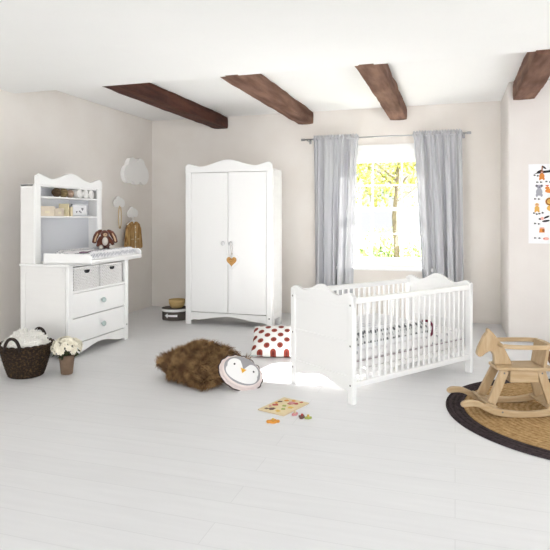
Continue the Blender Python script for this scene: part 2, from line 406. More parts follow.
# ------------------------------------------------------------------ wardrobe
wd = thing('wardrobe', 'tall white two-door wardrobe with wavy top against the back wall', 'wardrobe', (-2.56, 6.25, 0))
W2, DP = 0.55, 0.36        # half width, depth; front plane at local y = 0
b = B()
for sx in (-1, 1):
    b.span((sx*(W2-0.001), 0.031, 0.112), (sx*(W2-0.022), DP-0.001, 1.845))
b.span((-W2+0.023, DP-0.012, 0.1), (W2-0.023, DP, 1.81)); b.span((-W2-0.006, 0.031, 1.846), (W2+0.006, DP, 1.856)); b.span((-W2+0.023, 0.03, 0.11), (W2-0.023, DP-0.013, 0.135))
obj('carcass', b, M_whitep, wd, bevel=0.003)
for sx in (-1, 1):   # framed side with upright grooves
    b = B(); x0, x1 = sx*W2, sx*(W2+0.008)
    b.span((x0, 0.031, 0.0), (x1, 0.08, 1.84)); b.span((x0, DP-0.055, 0.0), (x1, DP, 1.84)); b.span((x0, 0.081, 0.1), (x1, DP-0.056, 0.17)); b.span((x0, 0.081, 1.77), (x1, DP-0.056, 1.84))
    for k in range(5): yy = 0.084+k*0.06; b.span((x0, yy, 0.171), (sx*(W2+0.004), yy+0.056, 1.769))
    obj('side_panel', b, M_whitep, wd, bevel=0.002)
for sx in (-1, 1):
    obj('stile', B().span((sx*W2, 0.0, 0.0), (sx*(W2-0.07), 0.03, 1.835)), M_white, wd, bevel=0.006)
    obj('leg', B().span((sx*W2, DP-0.06, 0.0), (sx*(W2-0.05), DP, 0.11)), M_white, wd, bevel=0.004)
crn = wave([(-W2, 1.905), (-W2+0.035, 1.932), (-W2+0.2, 1.895), (0, 1.972), (W2-0.2, 1.895), (W2-0.035, 1.932), (W2, 1.905)], 80)
obj('crown_board', B().prism([(-W2, 1.825)]+crn+[(W2, 1.825)], -0.006, 0.022), M_white, wd, bevel=0.004)
arch = wave([(-W2+0.07, 0.052), (-W2+0.12, 0.062), (0, 0.112), (W2-0.12, 0.062), (W2-0.07, 0.052)], 40)
obj('apron', B().prism([(-W2+0.07, 0.148)]+arch+[(W2-0.07, 0.148)], 0.0, 0.025), M_white, wd, bevel=0.003)
M_knob = mat('white_porcelain', rgb(226, 226, 228), 0.2)
for sx in (-1, 1):
    xa, xb = sx*0.004+0.0, sx*(W2-0.073)
    d = obj('door', B().span((xa, 0.006, 0.154), (xb, 0.026, 1.82)), M_white, wd, bevel=0.003)
    g = B(); ya, yb = 0.005, 0.0062
    xi, xo = sx*0.055, sx*(W2-0.125)
    for u0, u1, v0, v1 in ((xi, xi+sx*0.004, 0.21, 1.765), (xo, xo-sx*0.004, 0.21, 1.765), (xi, xo, 0.21, 0.214), (xi, xo, 1.761, 1.765)):
        g.span((u0, ya, v0), (u1, yb, v1))
    obj('panel_moulding', g, M_white, d)
    kx = 0.047 if sx > 0 else -0.052
    kb = B(); kb.lathe([(0, 0), (0.009, 0), (0.009, 0.012), (0.022, 0.02), (0.026, 0.03), (0.018, 0.042), (0, 0.045)], 20)
    obj('knob', kb, M_knob, d, smooth=True, loc=(kx, 0.006, 0.98), rot=(R(90), 0, 0))
obj('screw_cap', B().disc((W2-0.035, 0.115), 0.009, 0.009, 14, -0.0005), M_screw, wd)
# heart hanging from the right knob
def heart(s_, n=48):
    out = []
    for k in range(n):
        t = 2*PI*k/n; out.append((16*math.sin(t)**3*s_/16, (13*math.cos(t)-5*math.cos(2*t)-2*math.cos(3*t)-math.cos(4*t))*s_/16))
    return out
M_cork = mat('brown_cork', rgb(205, 158, 92), 0.85, var=rgb(180, 130, 70), vscale=60)
ht = thing('heart_pendant', 'white wooden heart with brown centre hanging from the wardrobe knob', 'ornament', (-2.497, 6.233, 0.775))
obj('heart_board', B().prism(heart(0.095), -0.018, -0.006), M_white, ht, bevel=0.003)
hc = obj('heart_centre', B().prism(heart(0.063), -0.021, -0.018), M_cork, ht); hc['label'] = 'brown heart centre'
tx = B()
for i, (x, z, l) in enumerate(((-0.03, 0.018, 0.014), (-0.012, 0.02, 0.01), (0.004, 0.018, 0.012), (0.021, 0.02, 0.014), (-0.012, -0.008, 0.012), (0.006, -0.006, 0.015))):
    tx.tube(catmull([(x-l/2, -0.0215, z-0.004), (x, -0.0215, z+0.006), (x+l/2, -0.0215, z-0.004)], 4), 0.0016, 5)
obj('lettering', tx, mat('burnt_lettering', rgb(140, 92, 45), 0.9), hc)
lp = B(); lp.tube([(0, -0.012, 0.07), (-0.012, -0.022, 0.15), (-0.006, -0.026, 0.215), (0.006, -0.026, 0.215), (0.012, -0.022, 0.15), (0, -0.012, 0.07)], 0.0022, 6)
lp.ball((0, -0.012, 0.085), (0.009, 0.009, 0.011)); obj('cord', lp, mat('pale_cord', rgb(206, 196, 186), 0.9), ht)

# hat box and bowl beside the wardrobe
hb = thing('hat_box', 'round dark grey hat box with white arrow beside the wardrobe', 'box', (-3.39, 6.52, 0))
M_box = mat('dark_grey_card', rgb(98, 92, 86), 0.9, var=rgb(84, 78, 73), vscale=14)
obj('box_body', B().lathe([(0, 0.0), (0.158, 0.0), (0.16, 0.004), (0.16, 0.12), (0, 0.12)], 48), M_box, hb)
ld = obj('lid', B().lathe([(0, 0.112), (0.168, 0.112), (0.168, 0.142), (0.164, 0.146), (0, 0.146)], 48), M_box, hb)
obj('lid_rim', B().lathe([(0.1682, 0.11), (0.1705, 0.111), (0.1705, 0.141), (0.1682, 0.1425)], 48), M_white, ld)['label'] = 'white band round the lid'
ar = B(); def_pts = [(-0.115, 0), (-0.075, 0.028), (-0.075, 0.011), (0.03, 0.011), (0.042, 0.0), (0.03, -0.011), (-0.075, -0.011), (-0.075, -0.028)]
fr = [Vector((a, b_)) for a, b_ in def_pts]
def on_box(a, z, r):
    t = -PI/2+0.28+a/0.16; return (r*math.cos(t), r*math.sin(t), 0.062+z)
def strip(a0, a1, zlo, zhi, n=12):
    def g(u, v):
        a = a0+(a1-a0)*u; lo, hi = zlo(u), zhi(u); return on_box(a, lo+(hi-lo)*v, 0.1612)
    ar.grid(g, n, 2)
strip(-0.11, -0.065, lambda u: -0.030*u, lambda u: 0.030*u); strip(-0.066, 0.06, lambda u: -0.011-0.003*u, lambda u: 0.011+0.003*u)
ao = obj('arrow_mark', ar, M_white, hb); ao['label'] = 'white arrow pointing left'
d = ao.modifiers.new('paint', 'SOLIDIFY'); d.thickness = 0.0015
M_bowl = mat('straw_bowl', rgb(214, 186, 132), 0.8, var=rgb(190, 158, 102), vscale=6, stretch=(1, 1, 14))
bo = thing('straw_bowl', 'small straw-coloured bowl on top of the grey hat box', 'bowl', (-3.36, 6.51, 0.1462))
obj('bowl_body', B().lathe([(0, 0), (0.06, 0), (0.085, 0.02), (0.1, 0.06), (0.1, 0.1), (0.094, 0.1), (0.092, 0.062), (0.06, 0.02), (0, 0.015)], 40), M_bowl, bo, smooth=True)
obj('rim', B().tube([(0.098*math.cos(2*PI*k/36), 0.098*math.sin(2*PI*k/36), 0.1) for k in range(36)], 0.006, 8, True), M_bowl, bo, smooth=True)

# ------------------------------------------------------------------ dresser (front faces the room, +x)
FX = -3.30; Y0, Y1 = 4.31, 5.29; BXd = -3.82; TZ = 0.86
dr = thing('dresser', 'white dresser with two drawers and basket shelf by the left wall', 'dresser', (FX, Y0, 0))
L_, D_ = Y1-Y0, FX-BXd
def F(a, b_): return ((a[0], a[1], a[2]), (b_[0], b_[1], b_[2]))
b = B()
b.span((-D_, 0.001, 0.081), (-0.031, 0.02, TZ-0.023)); b.span((-D_, L_-0.02, 0.081), (-0.031, L_-0.001, TZ-0.023)); b.span((-D_, 0.021, 0.1), (-D_+0.012, L_-0.021, TZ-0.023))
b.span((-D_+0.013, 0.021, 0.595), (-0.031, L_-0.021, 0.612)); b.span((-D_+0.013, 0.021, 0.10), (-0.031, L_-0.021, 0.12))
obj('carcass', b, M_whitep, dr, bevel=0.002)
for y in (0.0, L_):
    b = B(); s_ = -1 if y == 0 else 1
    ya, yb = y, y+s_*0.006
    b.span((-D_, ya, 0.081), (-D_+0.05, yb, TZ-0.023)); b.span((-0.06, ya, 0.081), (-0.031, yb, TZ-0.023)); b.span((-D_+0.051, ya, 0.081), (-0.061, yb, 0.15)); b.span((-D_+0.051, ya, TZ-0.08), (-0.061, yb, TZ-0.023))
    obj('side_panel', b, M_whitep, dr, bevel=0.002)
for y in (0.0, L_-0.065): obj('stile', B().span((-0.03, y, 0), (0, y+0.065, TZ-0.02)), M_white, dr, bevel=0.005)
for y in (0.0, L_-0.05): obj('leg', B().span((-D_, y, 0), (-D_+0.05, y+0.05, 0.08)), M_white, dr, bevel=0.004)
obj('top_board', B().span((-D_-0.005, -0.02, TZ-0.022), (0.02, L_+0.02, TZ)), M_white, dr, bevel=0.006)
a2 = wave([(0.065, 0.022), (0.1, 0.028), (L_/2, 0.085), (L_-0.1, 0.028), (L_-0.065, 0.022)], 40)
obj('apron', B().prism([(0.065, 0.128)]+a2+[(L_-0.065, 0.128)], -0.025, -0.002, 'yz'), M_white, dr, bevel=0.003)
obj('rail', B().span((-0.03, 0.065, 0.592), (-0.004, L_-0.065, 0.615)), M_white, dr, bevel=0.003)
M_green = mat('pale_green_glass_knob', rgb(190, 205, 202), 0.15)
for z0, z1 in ((0.133, 0.358), (0.365, 0.588)):
    d = obj('drawer', B().span((-0.45, 0.07, z0), (-0.006, L_-0.07, z1)), M_white, dr, bevel=0.004)
    kb = B().lathe([(0, 0), (0.008, 0), (0.009, 0.012), (0.024, 0.02), (0.027, 0.03), (0.02, 0.04), (0, 0.043)], 18)
    obj('knob', kb, M_green, d, smooth=True, loc=(-0.006, L_/2+0.02, z0+0.115), rot=(0, R(90), 0))['label'] = 'pale green round knob'
for y, z in ((0.03, 0.16), (L_-0.03, 0.16)): obj('screw_cap', B().disc((y, z), 0.008, 0.008, 12, 0.0006, plane='yz'), M_screw, dr)

# wicker baskets in the open shelf
M_wick = mat('white_wicker', rgb(248, 247, 246), 0.75, var=rgb(236, 234, 232), vscale=70)
def wicker_basket():
    t = thing('wicker_basket', '', 'basket', (0, 0, 0), 0, 'white baskets in the dresser')
    w_, h_, dp = 0.385, 0.205, 0.36
    b = B(); b.span((-dp, -w_/2, 0), (-0.012, w_/2, 0.01)); b.span((-dp, -w_/2, 0), (-dp+0.012, w_/2, h_)); b.span((-dp, -w_/2, 0), (-0.012, -w_/2+0.012, h_)); b.span((-dp, w_/2-0.012, 0), (-0.012, w_/2, h_)); b.span((-0.018, -w_/2, 0), (-0.010, w_/2, h_))
    obj('basket_body', b, M_wick, t, bevel=0.003)
    v = B(); rows, n = 14, 64
    for r in range(rows):
        z = 0.008+r*(h_-0.016)/(rows-1)
        v.tube([(-0.006+0.004*math.sin(k/n*PI*22+(r % 2)*PI), -w_/2+w_*k/n, z) for k in range(n+1)], 0.0062, 6)
    obj('weave', v, M_wick, t, smooth=True)
    s2 = B()
    for k in range(12): s2.tube([(-0.008, -w_/2+w_*(k+0.5)/12, 0), (-0.008, -w_/2+w_*(k+0.5)/12, h_)], 0.0035, 6)
    obj('stakes', s2, M_wick, t)
    rm = B(); rm.tube([(-0.006, -w_/2, h_), (-0.006, w_/2, h_), (-dp+0.006, w_/2, h_), (-dp+0.006, -w_/2, h_)], 0.009, 8, True)
    obj('rim', rm, M_wick, t)
    hh = B().prism([(x*0.036, 0.165+z*0.016) for x, z in ((-1, 1), (-1, 0), (-0.6, -0.8), (0, -1), (0.6, -0.8), (1, 0), (1, 1))], 0.0, 0.0065, 'yz')  # solid dark plate stands for shade inside the opening, nothing is cut
    obj('handle_hole_shade', hh, M_eyes_hole_shade, t)['label'] = 'dark plate for the shade in the handle opening'
    return t
wb = wicker_basket(); wb.location = (FX-0.012, Y0+0.282, 0.6125); wb['label'] = 'white wicker basket in the left half of the dresser shelf'
wb2 = copy_thing(wb); wb2.location = (FX-0.012, Y0+0.692, 0.6125); wb2['label'] = 'white wicker basket in the right half of the dresser shelf'

# changing tray with quilted mat on the dresser top
tray = thing('changing_tray', 'white changing tray overhanging the front of the dresser top', 'changing tray', (-3.075, 4.33, TZ+0.0005), R(6))
tl, td = 1.04, 0.475
def on_tray(x, y, z): return (-3.075+x*math.cos(R(6))-y*math.sin(R(6)), 4.33+x*math.sin(R(6))+y*math.cos(R(6)), TZ+0.0005+z)
b = B(); b.span((-td, 0, 0), (0, tl, 0.02)); obj('tray_base', b, M_white, tray, bevel=0.003)
for y in (0.0, tl-0.018): obj('side_guard', B().prism([(-td, 0.0), (0.0, 0.0), (0.0, 0.075), (-0.03, 0.098), (-td, 0.1)], y, y+0.018), M_white, tray, bevel=0.004)
obj('front_guard', B().span((-0.018, 0.018, 0), (0, tl-0.018, 0.042)), M_white, tray, bevel=0.004)
M_mat = spots_mat('grey_dotted_oilcloth', rgb(236, 236, 238), rgb(158, 160, 170), 36, 0.32, rough=0.5, rnd=0.15, soft=0.05)
mt = thing('changing_mat', 'padded white changing mat with grey dots lying in the tray', 'changing mat', on_tray(-td/2, tl/2, 0.0205), R(6))
def mat_p(u, v):
    x = (u-0.5)*(td-0.045); y = (v-0.5)*(tl-0.045); e = min(u, 1-u, v, 1-v)
    z = 0.075*(1-(1-min(1, e/0.14))**2.2)+0.03*max(0, 1-abs(abs(x)/((td-0.04)/2)-0.78)/0.25)*(1 if min(v, 1-v) > 0.05 else 0)
    return (x, y, z)
mb = B().grid(mat_p, 60, 80); mb.span((-td/2+0.03, -tl/2+0.03, 0), (td/2-0.03, tl/2-0.03, 0.004))
obj('mat_cover', mb, M_mat, mt, smooth=True)
pip = B().tube([((td/2-0.024)*a, (tl/2-0.024)*c_, 0.006) for a, c_ in ((-1, -1), (1, -1), (1, 1), (-1, 1))], 0.004, 6, True)
obj('piping', pip, mat('grey_piping', rgb(176, 172, 180), 0.8), mt)
# folded muslin on the mat
fm = thing('muslin_cloth', 'folded white muslin cloth with mauve edge on the changing mat', 'cloth', on_tray(-0.24, 0.24, 0.0968), R(6))
b = B()
b.grid(lambda u, v: ((u-0.5)*0.17, (v-0.5)*0.34, 0.012+0.004*math.sin(u*9)+0.004*math.sin(v*12)-0.012*(1 if min(u, 1-u, v, 1-v) < 0.01 else 0)), 20, 24)
obj('cloth_fold', b, mat('white_muslin', rgb(236, 233, 236), 0.95), fm, smooth=True)
obj('edging', B().tube([(0.082, -0.165+0.33*k/12, 0.008+0.003*math.sin(k)) for k in range(13)], 0.006, 6), mat('mauve_edge', rgb(150, 118, 142), 0.9), fm)

# hutch on the dresser
HX = -3.665; hy0, hy1 = 4.315, 5.345; hl = hy1-hy0
hu = thing('shelf_hutch', 'white shelf hutch with wavy top standing on the dresser', 'shelf unit', (HX, hy0, TZ+0.0005))
hz = 1.59-TZ
for y in (0.0, hl-0.02): obj('side_panel', B().span((-0.165, y, 0), (-0.02, y+0.02, hz)), M_whitep, hu, bevel=0.003)
for y in (0.0, hl-0.075): obj('stile', B().span((-0.02, y, 0), (0, y+0.075, hz)), M_white, hu, bevel=0.003)
M_back = mat('white_back_panel', rgb(232, 234, 239), 0.5)
obj('back_panel', B().span((-0.165, 0.02, 0.0), (-0.155, hl-0.02, hz)), M_back, hu)
for z in (1.485-TZ, 1.297-TZ): obj('shelf', B().span((-0.154, 0.02, z-0.016), (-0.012, hl-0.02, z)), M_white, hu, bevel=0.002)
obj('shelf', B().span((-0.165, 0.0, hz-0.016), (-0.02, hl, hz)), M_white, hu, bevel=0.002)
cr = wave([(0, 1.668-TZ), (0.045, 1.69-TZ), (0.22, 1.652-TZ), (hl/2, 1.722-TZ), (hl-0.22, 1.652-TZ), (hl-0.045, 1.69-TZ), (hl, 1.668-TZ)], 70)
obj('crown_board', B().prism([(0, 1.588-TZ)]+cr+[(hl, 1.588-TZ)], -0.012, 0.006, 'yz'), M_white, hu, bevel=0.004)
# things on the hutch shelves (x ~ HX-0.08)
sx_ = HX-0.075; s1 = 1.4855; s2z = 1.2975
def yarn(r, c1, c2):
    return mat('wool', c1, 0.95, var=c2, vscale=25, stretch=(1, 1, 4), bump=0.8, bscale=90)
def yarn_ball(y, r, m, label):
    t = thing('yarn_ball', label, 'yarn ball', (sx_, y, s1), 0, 'wool balls on the top hutch shelf')
    obj('wool_core', B().ball((0, 0, r), (r*0.96, r*0.96, r), u=24, v=14), m, t, smooth=True)
    v = B()
    for k in range(9):
        E = Euler((k*0.7, k*1.1, k*0.5)).to_matrix()
        v.tube([Vector((0, 0, r))+E @ Vector((math.cos(2*PI*j/20)*r*0.955, math.sin(2*PI*j/20)*r*0.955, 0.02*((k % 3)-1)*0.5)) for j in range(20)], r*0.06, 5, True)
    obj('strand', v, m, t, smooth=True)
yarn_ball(4.70, 0.045, yarn(0, rgb(108, 88, 66), rgb(80, 62, 45)), 'dark brown wool ball at the left of the top hutch shelf')
yarn_ball(4.805, 0.045, yarn(0, rgb(158, 138, 102), rgb(128, 108, 76)), 'olive brown wool ball in the middle of the top hutch shelf')
yarn_ball(4.905, 0.04, yarn(0, rgb(205, 180, 160), rgb(180, 152, 134)), 'pinkish wool ball next to the white towel rolls')
M_towel = mat('white_terry', rgb(238, 237, 234), 0.95, bump=0.5, bscale=160)
def towel(y, w_, label):
    t = thing('rolled_towel', label, 'towel', (sx_, y, s1), 0, 'rolled towels on the top hutch shelf')
    p = [];  
    for k in range(60):
        a = k*0.32; r = 0.008+0.0017*k*0.32*1.15; p.append((r*math.cos(a), r*math.sin(a)))
    rr = max(math.hypot(*q) for q in p)
    b = B(); b.tube([(-0.055, 0, rr), (0.055, 0, rr)], rr, 24); b.tube([(0.056, q[0], q[1]+rr) for q in p], 0.003, 5)
    obj('roll', b, M_towel, t, bevel=0.012)
    obj('band', B().tube([(-0.006, 0, rr), (0.006, 0, rr)], rr+0.0015, 24), mat('cream_band', rgb(228, 222, 210), 0.9), t)
towel(4.995, 0.1, 'white rolled towel beside the pinkish wool ball'); towel(5.09, 0.1, 'middle white rolled towel on the top hutch shelf'); towel(5.19, 0.1, 'white rolled towel at the right end of the hutch shelf')
M_kraft = mat('pale_beige_card', rgb(226, 214, 196), 0.85, var=rgb(219, 206, 187), vscale=10)
M_cream = mat('cream_card', rgb(232, 222, 196), 0.85)
def card_box(y, w_, h_, d_, m, label):
    t = thing('storage_box', label, 'box', (sx_, y, s2z), 0, 'small boxes on the lower hutch shelf')
    obj('box_body', B().box((0, 0, h_*0.4), (d_, w_, h_*0.8)), m, t, bevel=0.002)
    obj('lid', B().box((0, 0, h_*0.85), (d_+0.004, w_+0.004, h_*0.3-0.0005)), m, t, bevel=0.002)
    obj('label_plate', B().box((d_/2+0.0005, 0, h_*0.42), (0.001, w_*0.3, h_*0.25)), M_cream, t)
card_box(4.505, 0.215, 0.095, 0.1, M_kraft, 'long pale beige box at the left of the lower hutch shelf')
card_box(4.69, 0.135, 0.078, 0.09, M_kraft, 'short pale beige box in the middle of the lower hutch shelf')
def booklet(y, h_, c, rz, label):
    t = thing('picture_book', label, 'book', (sx_+0.01, y, s2z), rz, 'upright books on the lower hutch shelf')
    obj('cover', B().box((0, -0.011, h_/2), (0.1, 0.003, h_)).box((0, 0.011, h_/2), (0.1, 0.003, h_)).box((0.0485, 0, h_/2), (0.003, 0.025, h_)), c, t)
    obj('pages', B().box((-0.002, 0, h_/2), (0.094, 0.0185, h_-0.006)), M_towel, t)
booklet(4.80, 0.125, mat('cream_yellow_cover', rgb(234, 222, 184), 0.7), 0.1, 'taller cream yellow book standing beside the short beige box')
booklet(4.862, 0.095, mat('pale_ochre_cover', rgb(228, 214, 182), 0.7), -0.05, 'shorter pale ochre book standing beside the picture frame')
pf = thing('framed_picture', 'small white framed picture with grey hearts on the hutch shelf', 'picture frame', (sx_+0.02, 5.035, s2z), 0)
b = B(); fw, fh = 0.25, 0.125
b.span((-0.008, -fw/2, 0), (0.008, fw/2, 0.012)); b.span((-0.008, -fw/2, fh-0.012), (0.008, fw/2, fh)); b.span((-0.008, -fw/2, 0), (0.008, -fw/2+0.012, fh)); b.span((-0.008, fw/2-0.012, 0), (0.008, fw/2, fh))
obj('frame_rim', b, mat('pale_grey_frame', rgb(205, 206, 210), 0.5), pf, bevel=0.002)
pi = obj('picture_sheet', B().span((-0.004, -fw/2+0.01, 0.01), (0.002, fw/2-0.01, fh-0.01)), mat('white_paper', rgb(240, 240, 242), 0.9), pf)
M_gh = mat('grey_heart_ink', rgb(130, 130, 138), 0.9); 
for y, z, s_ in ((-0.05, 0.045, 0.012), (0.0, 0.05, 0.012), (0.045, 0.075, 0.018), (0.02, 0.04, 0.01)):
    obj('heart_print', B().prism([(y+p, z+q) for p, q in heart(s_, 24)], 0.002, 0.003, 'yz'), M_gh, pi)
# plush rabbit at the far end of the tray
M_plush = mat('brown_plush', rgb(112, 62, 44), 0.95, var=rgb(88, 44, 32), vscale=20, bump=0.6, bscale=120, sheen=0.3)
M_plushw = mat('white_plush', rgb(232, 226, 218), 0.95, bump=0.5, bscale=120)
M_plushb = mat('beige_plush', rgb(206, 178, 146), 0.95, bump=0.5, bscale=120)
rb = thing('plush_rabbit', 'brown plush rabbit with white belly and floppy ears on the changing mat', 'plush toy', on_tray(-0.34, 0.87, 0.0965), R(8))
def remesh(o, v=0.005):
    d = o.modifiers.new('skin', 'REMESH'); d.mode = 'VOXEL'; d.voxel_size = v; d.use_smooth_shade = True
    return o
# local axes: faces +x-ish / camera
fxr = Vector((0.55, -0.83, 0)); rgt = Vector((0.83, 0.55, 0)); up = Vector((0, 0, 1))
def rp(a, f_, z): return fxr*f_+rgt*a+up*z
b = B()
b.ball(rp(0, 0, 0.075), (0.055, 0.055, 0.075)); b.ball(rp(0, 0.012, 0.155), (0.045, 0.045, 0.042))
b.tube([rp(-0.035, 0.0, 0.12), rp(-0.06, 0.02, 0.08), rp(-0.075, 0.045, 0.03)], [0.022, 0.02, 0.016], 10)
b.tube([rp(0.035, 0.0, 0.12), rp(0.065, 0.02, 0.08), rp(0.085, 0.035, 0.04)], [0.022, 0.02, 0.016], 10)
b.tube([rp(-0.03, 0.02, 0.025), rp(-0.045, 0.085, 0.022)], [0.026, 0.02], 10); b.tube([rp(0.03, 0.02, 0.025), rp(0.05, 0.085, 0.022)], [0.026, 0.02], 10)
remesh(obj('body', b, M_plush, rb))
obj('belly', B().ball(rp(0, 0.045, 0.08), (0.03, 0.03, 0.045), u=16, v=10), M_plushw, rb, smooth=True)['label'] = 'white belly'
obj('muzzle', B().ball(rp(0, 0.05, 0.148), (0.022, 0.022, 0.02), u=16, v=10), M_plushb, rb, smooth=True)['label'] = 'beige muzzle'
obj('nose', B().ball(rp(0, 0.072, 0.155), (0.005, 0.005, 0.004), u=10, v=6), M_eyes_hole_shade, rb, smooth=True)
for a in (-0.02, 0.02): obj('eye', B().ball(rp(a, 0.052, 0.168), (0.0045, 0.0045, 0.0045), u=10, v=6), M_eyes_hole_shade, rb, smooth=True)
for sgn in (-1, 1):
    e = B(); e.tube(catmull([rp(sgn*0.025, 0.0, 0.185), rp(sgn*0.06, 0.01, 0.175), rp(sgn*0.095, 0.025, 0.12), rp(sgn*0.11, 0.035, 0.06)], 5), [0.012]+[0.02]*5+[0.027]*5+[0.024]*4+[0.008], 10)
    eo = remesh(obj('ear', e, M_plush, rb))
    i_ = B(); i_.tube(catmull([rp(sgn*0.07, 0.033, 0.165), rp(sgn*0.094, 0.046, 0.12), rp(sgn*0.105, 0.055, 0.075)], 5), [0.003]+[0.009]*9+[0.003], 8)
    obj('ear_lining', i_, M_plushb, eo, smooth=True)
for a in (-0.05, 0.055): obj('paw', B().ball(rp(a, 0.1, 0.022), (0.021, 0.021, 0.021), u=14, v=10), M_plushw, rb, smooth=True)['label'] = 'white paw'

# ------------------------------------------------------------------ on the left wall: cloud lamp, hooks, cardigan, strap
M_cloud = mat('white_cloud', rgb(252, 251, 249), 0.6)
cl = thing('cloud_lamp', 'large white cloud-shaped wall lamp in the corner above the hooks', 'wall lamp', (WX, 6.83, 1.925))
out = union_outline([(-0.19, -0.06, 0.12), (0.19, -0.05, 0.13), (0.0, -0.07, 0.12), (-0.09, 0.05, 0.12), (0.11, 0.06, 0.115), (0.3*0.5, 0.0, 0.12)], 120)
obj('diffuser', B().prism(out, 0.012, 0.07, 'yz'), M_cloud, cl, bevel=0.012, seg=3)
obj('back_plate', B().prism([(u*0.94, v*0.94) for u, v in out], 0.0, 0.012, 'yz'), M_white, cl)
def cloud_hook():
    t = thing('cloud_hook', '', 'wall hook', (0, 0, 0), 0, 'cloud hooks on the left wall')
    o_ = union_outline([(-0.07, -0.02, 0.05), (0.075, -0.015, 0.052), (0.0, -0.025, 0.048), (-0.025, 0.02, 0.052), (0.045, 0.012, 0.04)], 80)
    obj('cloud_plate', B().prism(o_, 0.018, 0.04, 'yz'), M_cloud, t, bevel=0.006)
    obj('wall_mount', B().tube([(0, 0, 0), (0.02, 0, 0)], 0.025, 16), M_white, t)
    obj('peg', B().tube([(0.015, 0, -0.03), (0.03, 0, -0.055), (0.045, 0, -0.062), (0.055, 0, -0.055)], 0.007, 8), M_white, t, smooth=True)
    return t
h1 = cloud_hook(); h1.location = (WX, 6.46, 1.49); h1['label'] = 'white cloud hook with the beige strap hanging from it'
h2 = copy_thing(h1); h2.location = (WX, 6.79, 1.36); h2['label'] = 'white cloud hook with the brown cardigan hanging from it'
M_strap = mat('beige_strap', rgb(214, 190, 152), 0.8)
st = thing('dummy_strap', 'narrow beige strap hanging from the cloud hook above the rabbit', 'strap', (WX+0.045, 6.46, 1.43))
lp = catmull([(0, 0, 0.005), (0, -0.028, -0.06), (0, -0.03, -0.2), (0, -0.012, -0.265), (0, 0.012, -0.265), (0, 0.03, -0.2), (0, 0.026, -0.06)], 6, True)
obj('strap_loop', B().tube(lp, 0.007, 8, True), M_strap, st, smooth=True)
obj('clip', B().ball((0, 0, -0.272), (0.014, 0.02, 0.02)), M_pale_wood, st, smooth=True)
M_knit = mat('brown_knit', rgb(206, 168, 112), 0.95, var=rgb(142, 100, 54), vscale=14, stretch=(1, 6, 0.5), bump=1.0, bscale=30, lo=0.4, hi=0.6)
cg = thing('cardigan', 'brown knitted child cardigan hanging on the left wall', 'cardigan', (WX+0.075, 6.735, 1.235))
def puff(poly, x0, x1, m, name, par=cg, bev=0.012): return obj(name, B().prism(poly, x0, x1, 'yz'), m, par, bevel=bev, seg=3)
puff([(-0.05, 0.0), (-0.012, -0.05), (-0.012, -0.37), (-0.135, -0.375), (-0.135, -0.1), (-0.125, -0.035)], -0.02, 0.03, M_knit, 'front_half')
puff([(0.05, 0.0), (0.012, -0.05), (0.012, -0.37), (0.135, -0.375), (0.135, -0.1), (0.125, -0.035)], -0.02, 0.03, M_knit, 'front_half')
puff([(-0.05, 0.0), (0.05, 0.0), (0.125, -0.035), (0.13, -0.37), (-0.13, -0.37), (-0.125, -0.035)], -0.035, -0.015, M_knit, 'back_half')
for s_ in (-1, 1): puff([(s_*0.12, -0.03), (s_*0.165, -0.09), (s_*0.205, -0.33), (s_*0.2, -0.365), (s_*0.15, -0.365), (s_*0.132, -0.12)], -0.02, 0.025, M_knit, 'sleeve')
M_trim = mat('pale_button_band', rgb(214, 190, 148), 0.9)
bd = obj('button_band', B().span((0.028, -0.013, -0.372), (0.034, 0.013, -0.05)), M_trim, cg)
bt = B()
for k in range(5): bt.disc((0, -0.08-k*0.065), 0.008, 0.008, 10, 0.037, plane='yz', t=0.004)
obj('buttons', bt, M_white, bd)
for s_ in (-1, 1): obj('pocket_edge', B().span((0.03, s_*0.04, -0.245), (0.034, s_*0.1, -0.23)), M_trim, cg)
hg = B(); hg.tube(catmull([(-0.005, 0.15, -0.045), (-0.005, 0.07, -0.008), (-0.005, 0, 0.012), (-0.005, -0.07, -0.008), (-0.005, -0.15, -0.045)], 5), 0.008, 8); hg.tube([(-0.005, 0, 0.012), (-0.005, 0, 0.04), (-0.008, 0.008, 0.05)], 0.003, 6)
hg2 = obj('hanger', hg, M_white, cg, smooth=True); hg2['label'] = 'white hanger'
obj('collar_lining', B().prism([(-0.05, 0.0), (0.05, 0.0), (0.03, -0.03), (0.0, -0.045), (-0.03, -0.03)], -0.014, -0.008, 'yz'), M_white, cg)

# ------------------------------------------------------------------ dark basket with blanket, flower pot
M_dark = mat('dark_seagrass', rgb(42, 31, 23), 0.8, var=rgb(98, 76, 48), vscale=60, lo=0.5, hi=0.75, spec=0.3)
bk = thing('seagrass_basket', 'dark brown woven basket with two handles beside the dresser', 'basket', (-3.335, 3.82, 0))
prof = []; rows = 15
def rad(z): t = z/0.255; return 0.128+0.075*t**0.8
for i in range(rows*6+1):
    z = 0.255*i/(rows*6); prof.append((rad(z), z))
seg = 144
def weave_fn(t, i):
    row = i//6; ph = (i % 6)/6*2*PI
    return 1+0.028*math.sin(t*24+row*PI)*0.5*(1-math.cos(ph))*1.0+0.012*(1-math.cos(ph))
b = B().lathe([(0, 0.0)]+prof+[(rad(0.255)-0.014, 0.255)]+[(r-0.016, z) for r, z in prof[::-6]]+[(0, 0.01)], seg, fn=lambda t, i: weave_fn(t, i-1) if 0 < i <= len(prof) else 1)
obj('basket_body', b, M_dark, bk, smooth=True)
rimr = rad(0.255)
b = B()
for q in range(2): b.tube([((rimr+0.003+0.008*math.sin(k*0.9+q*PI))*math.cos(2*PI*k/80), (rimr+0.003+0.008*math.sin(k*0.9+q*PI))*math.sin(2*PI*k/80), 0.255+0.008*math.cos(k*0.9+q*PI)) for k in range(80)], 0.009, 6, True)
obj('rim', b, M_dark, bk, smooth=True)
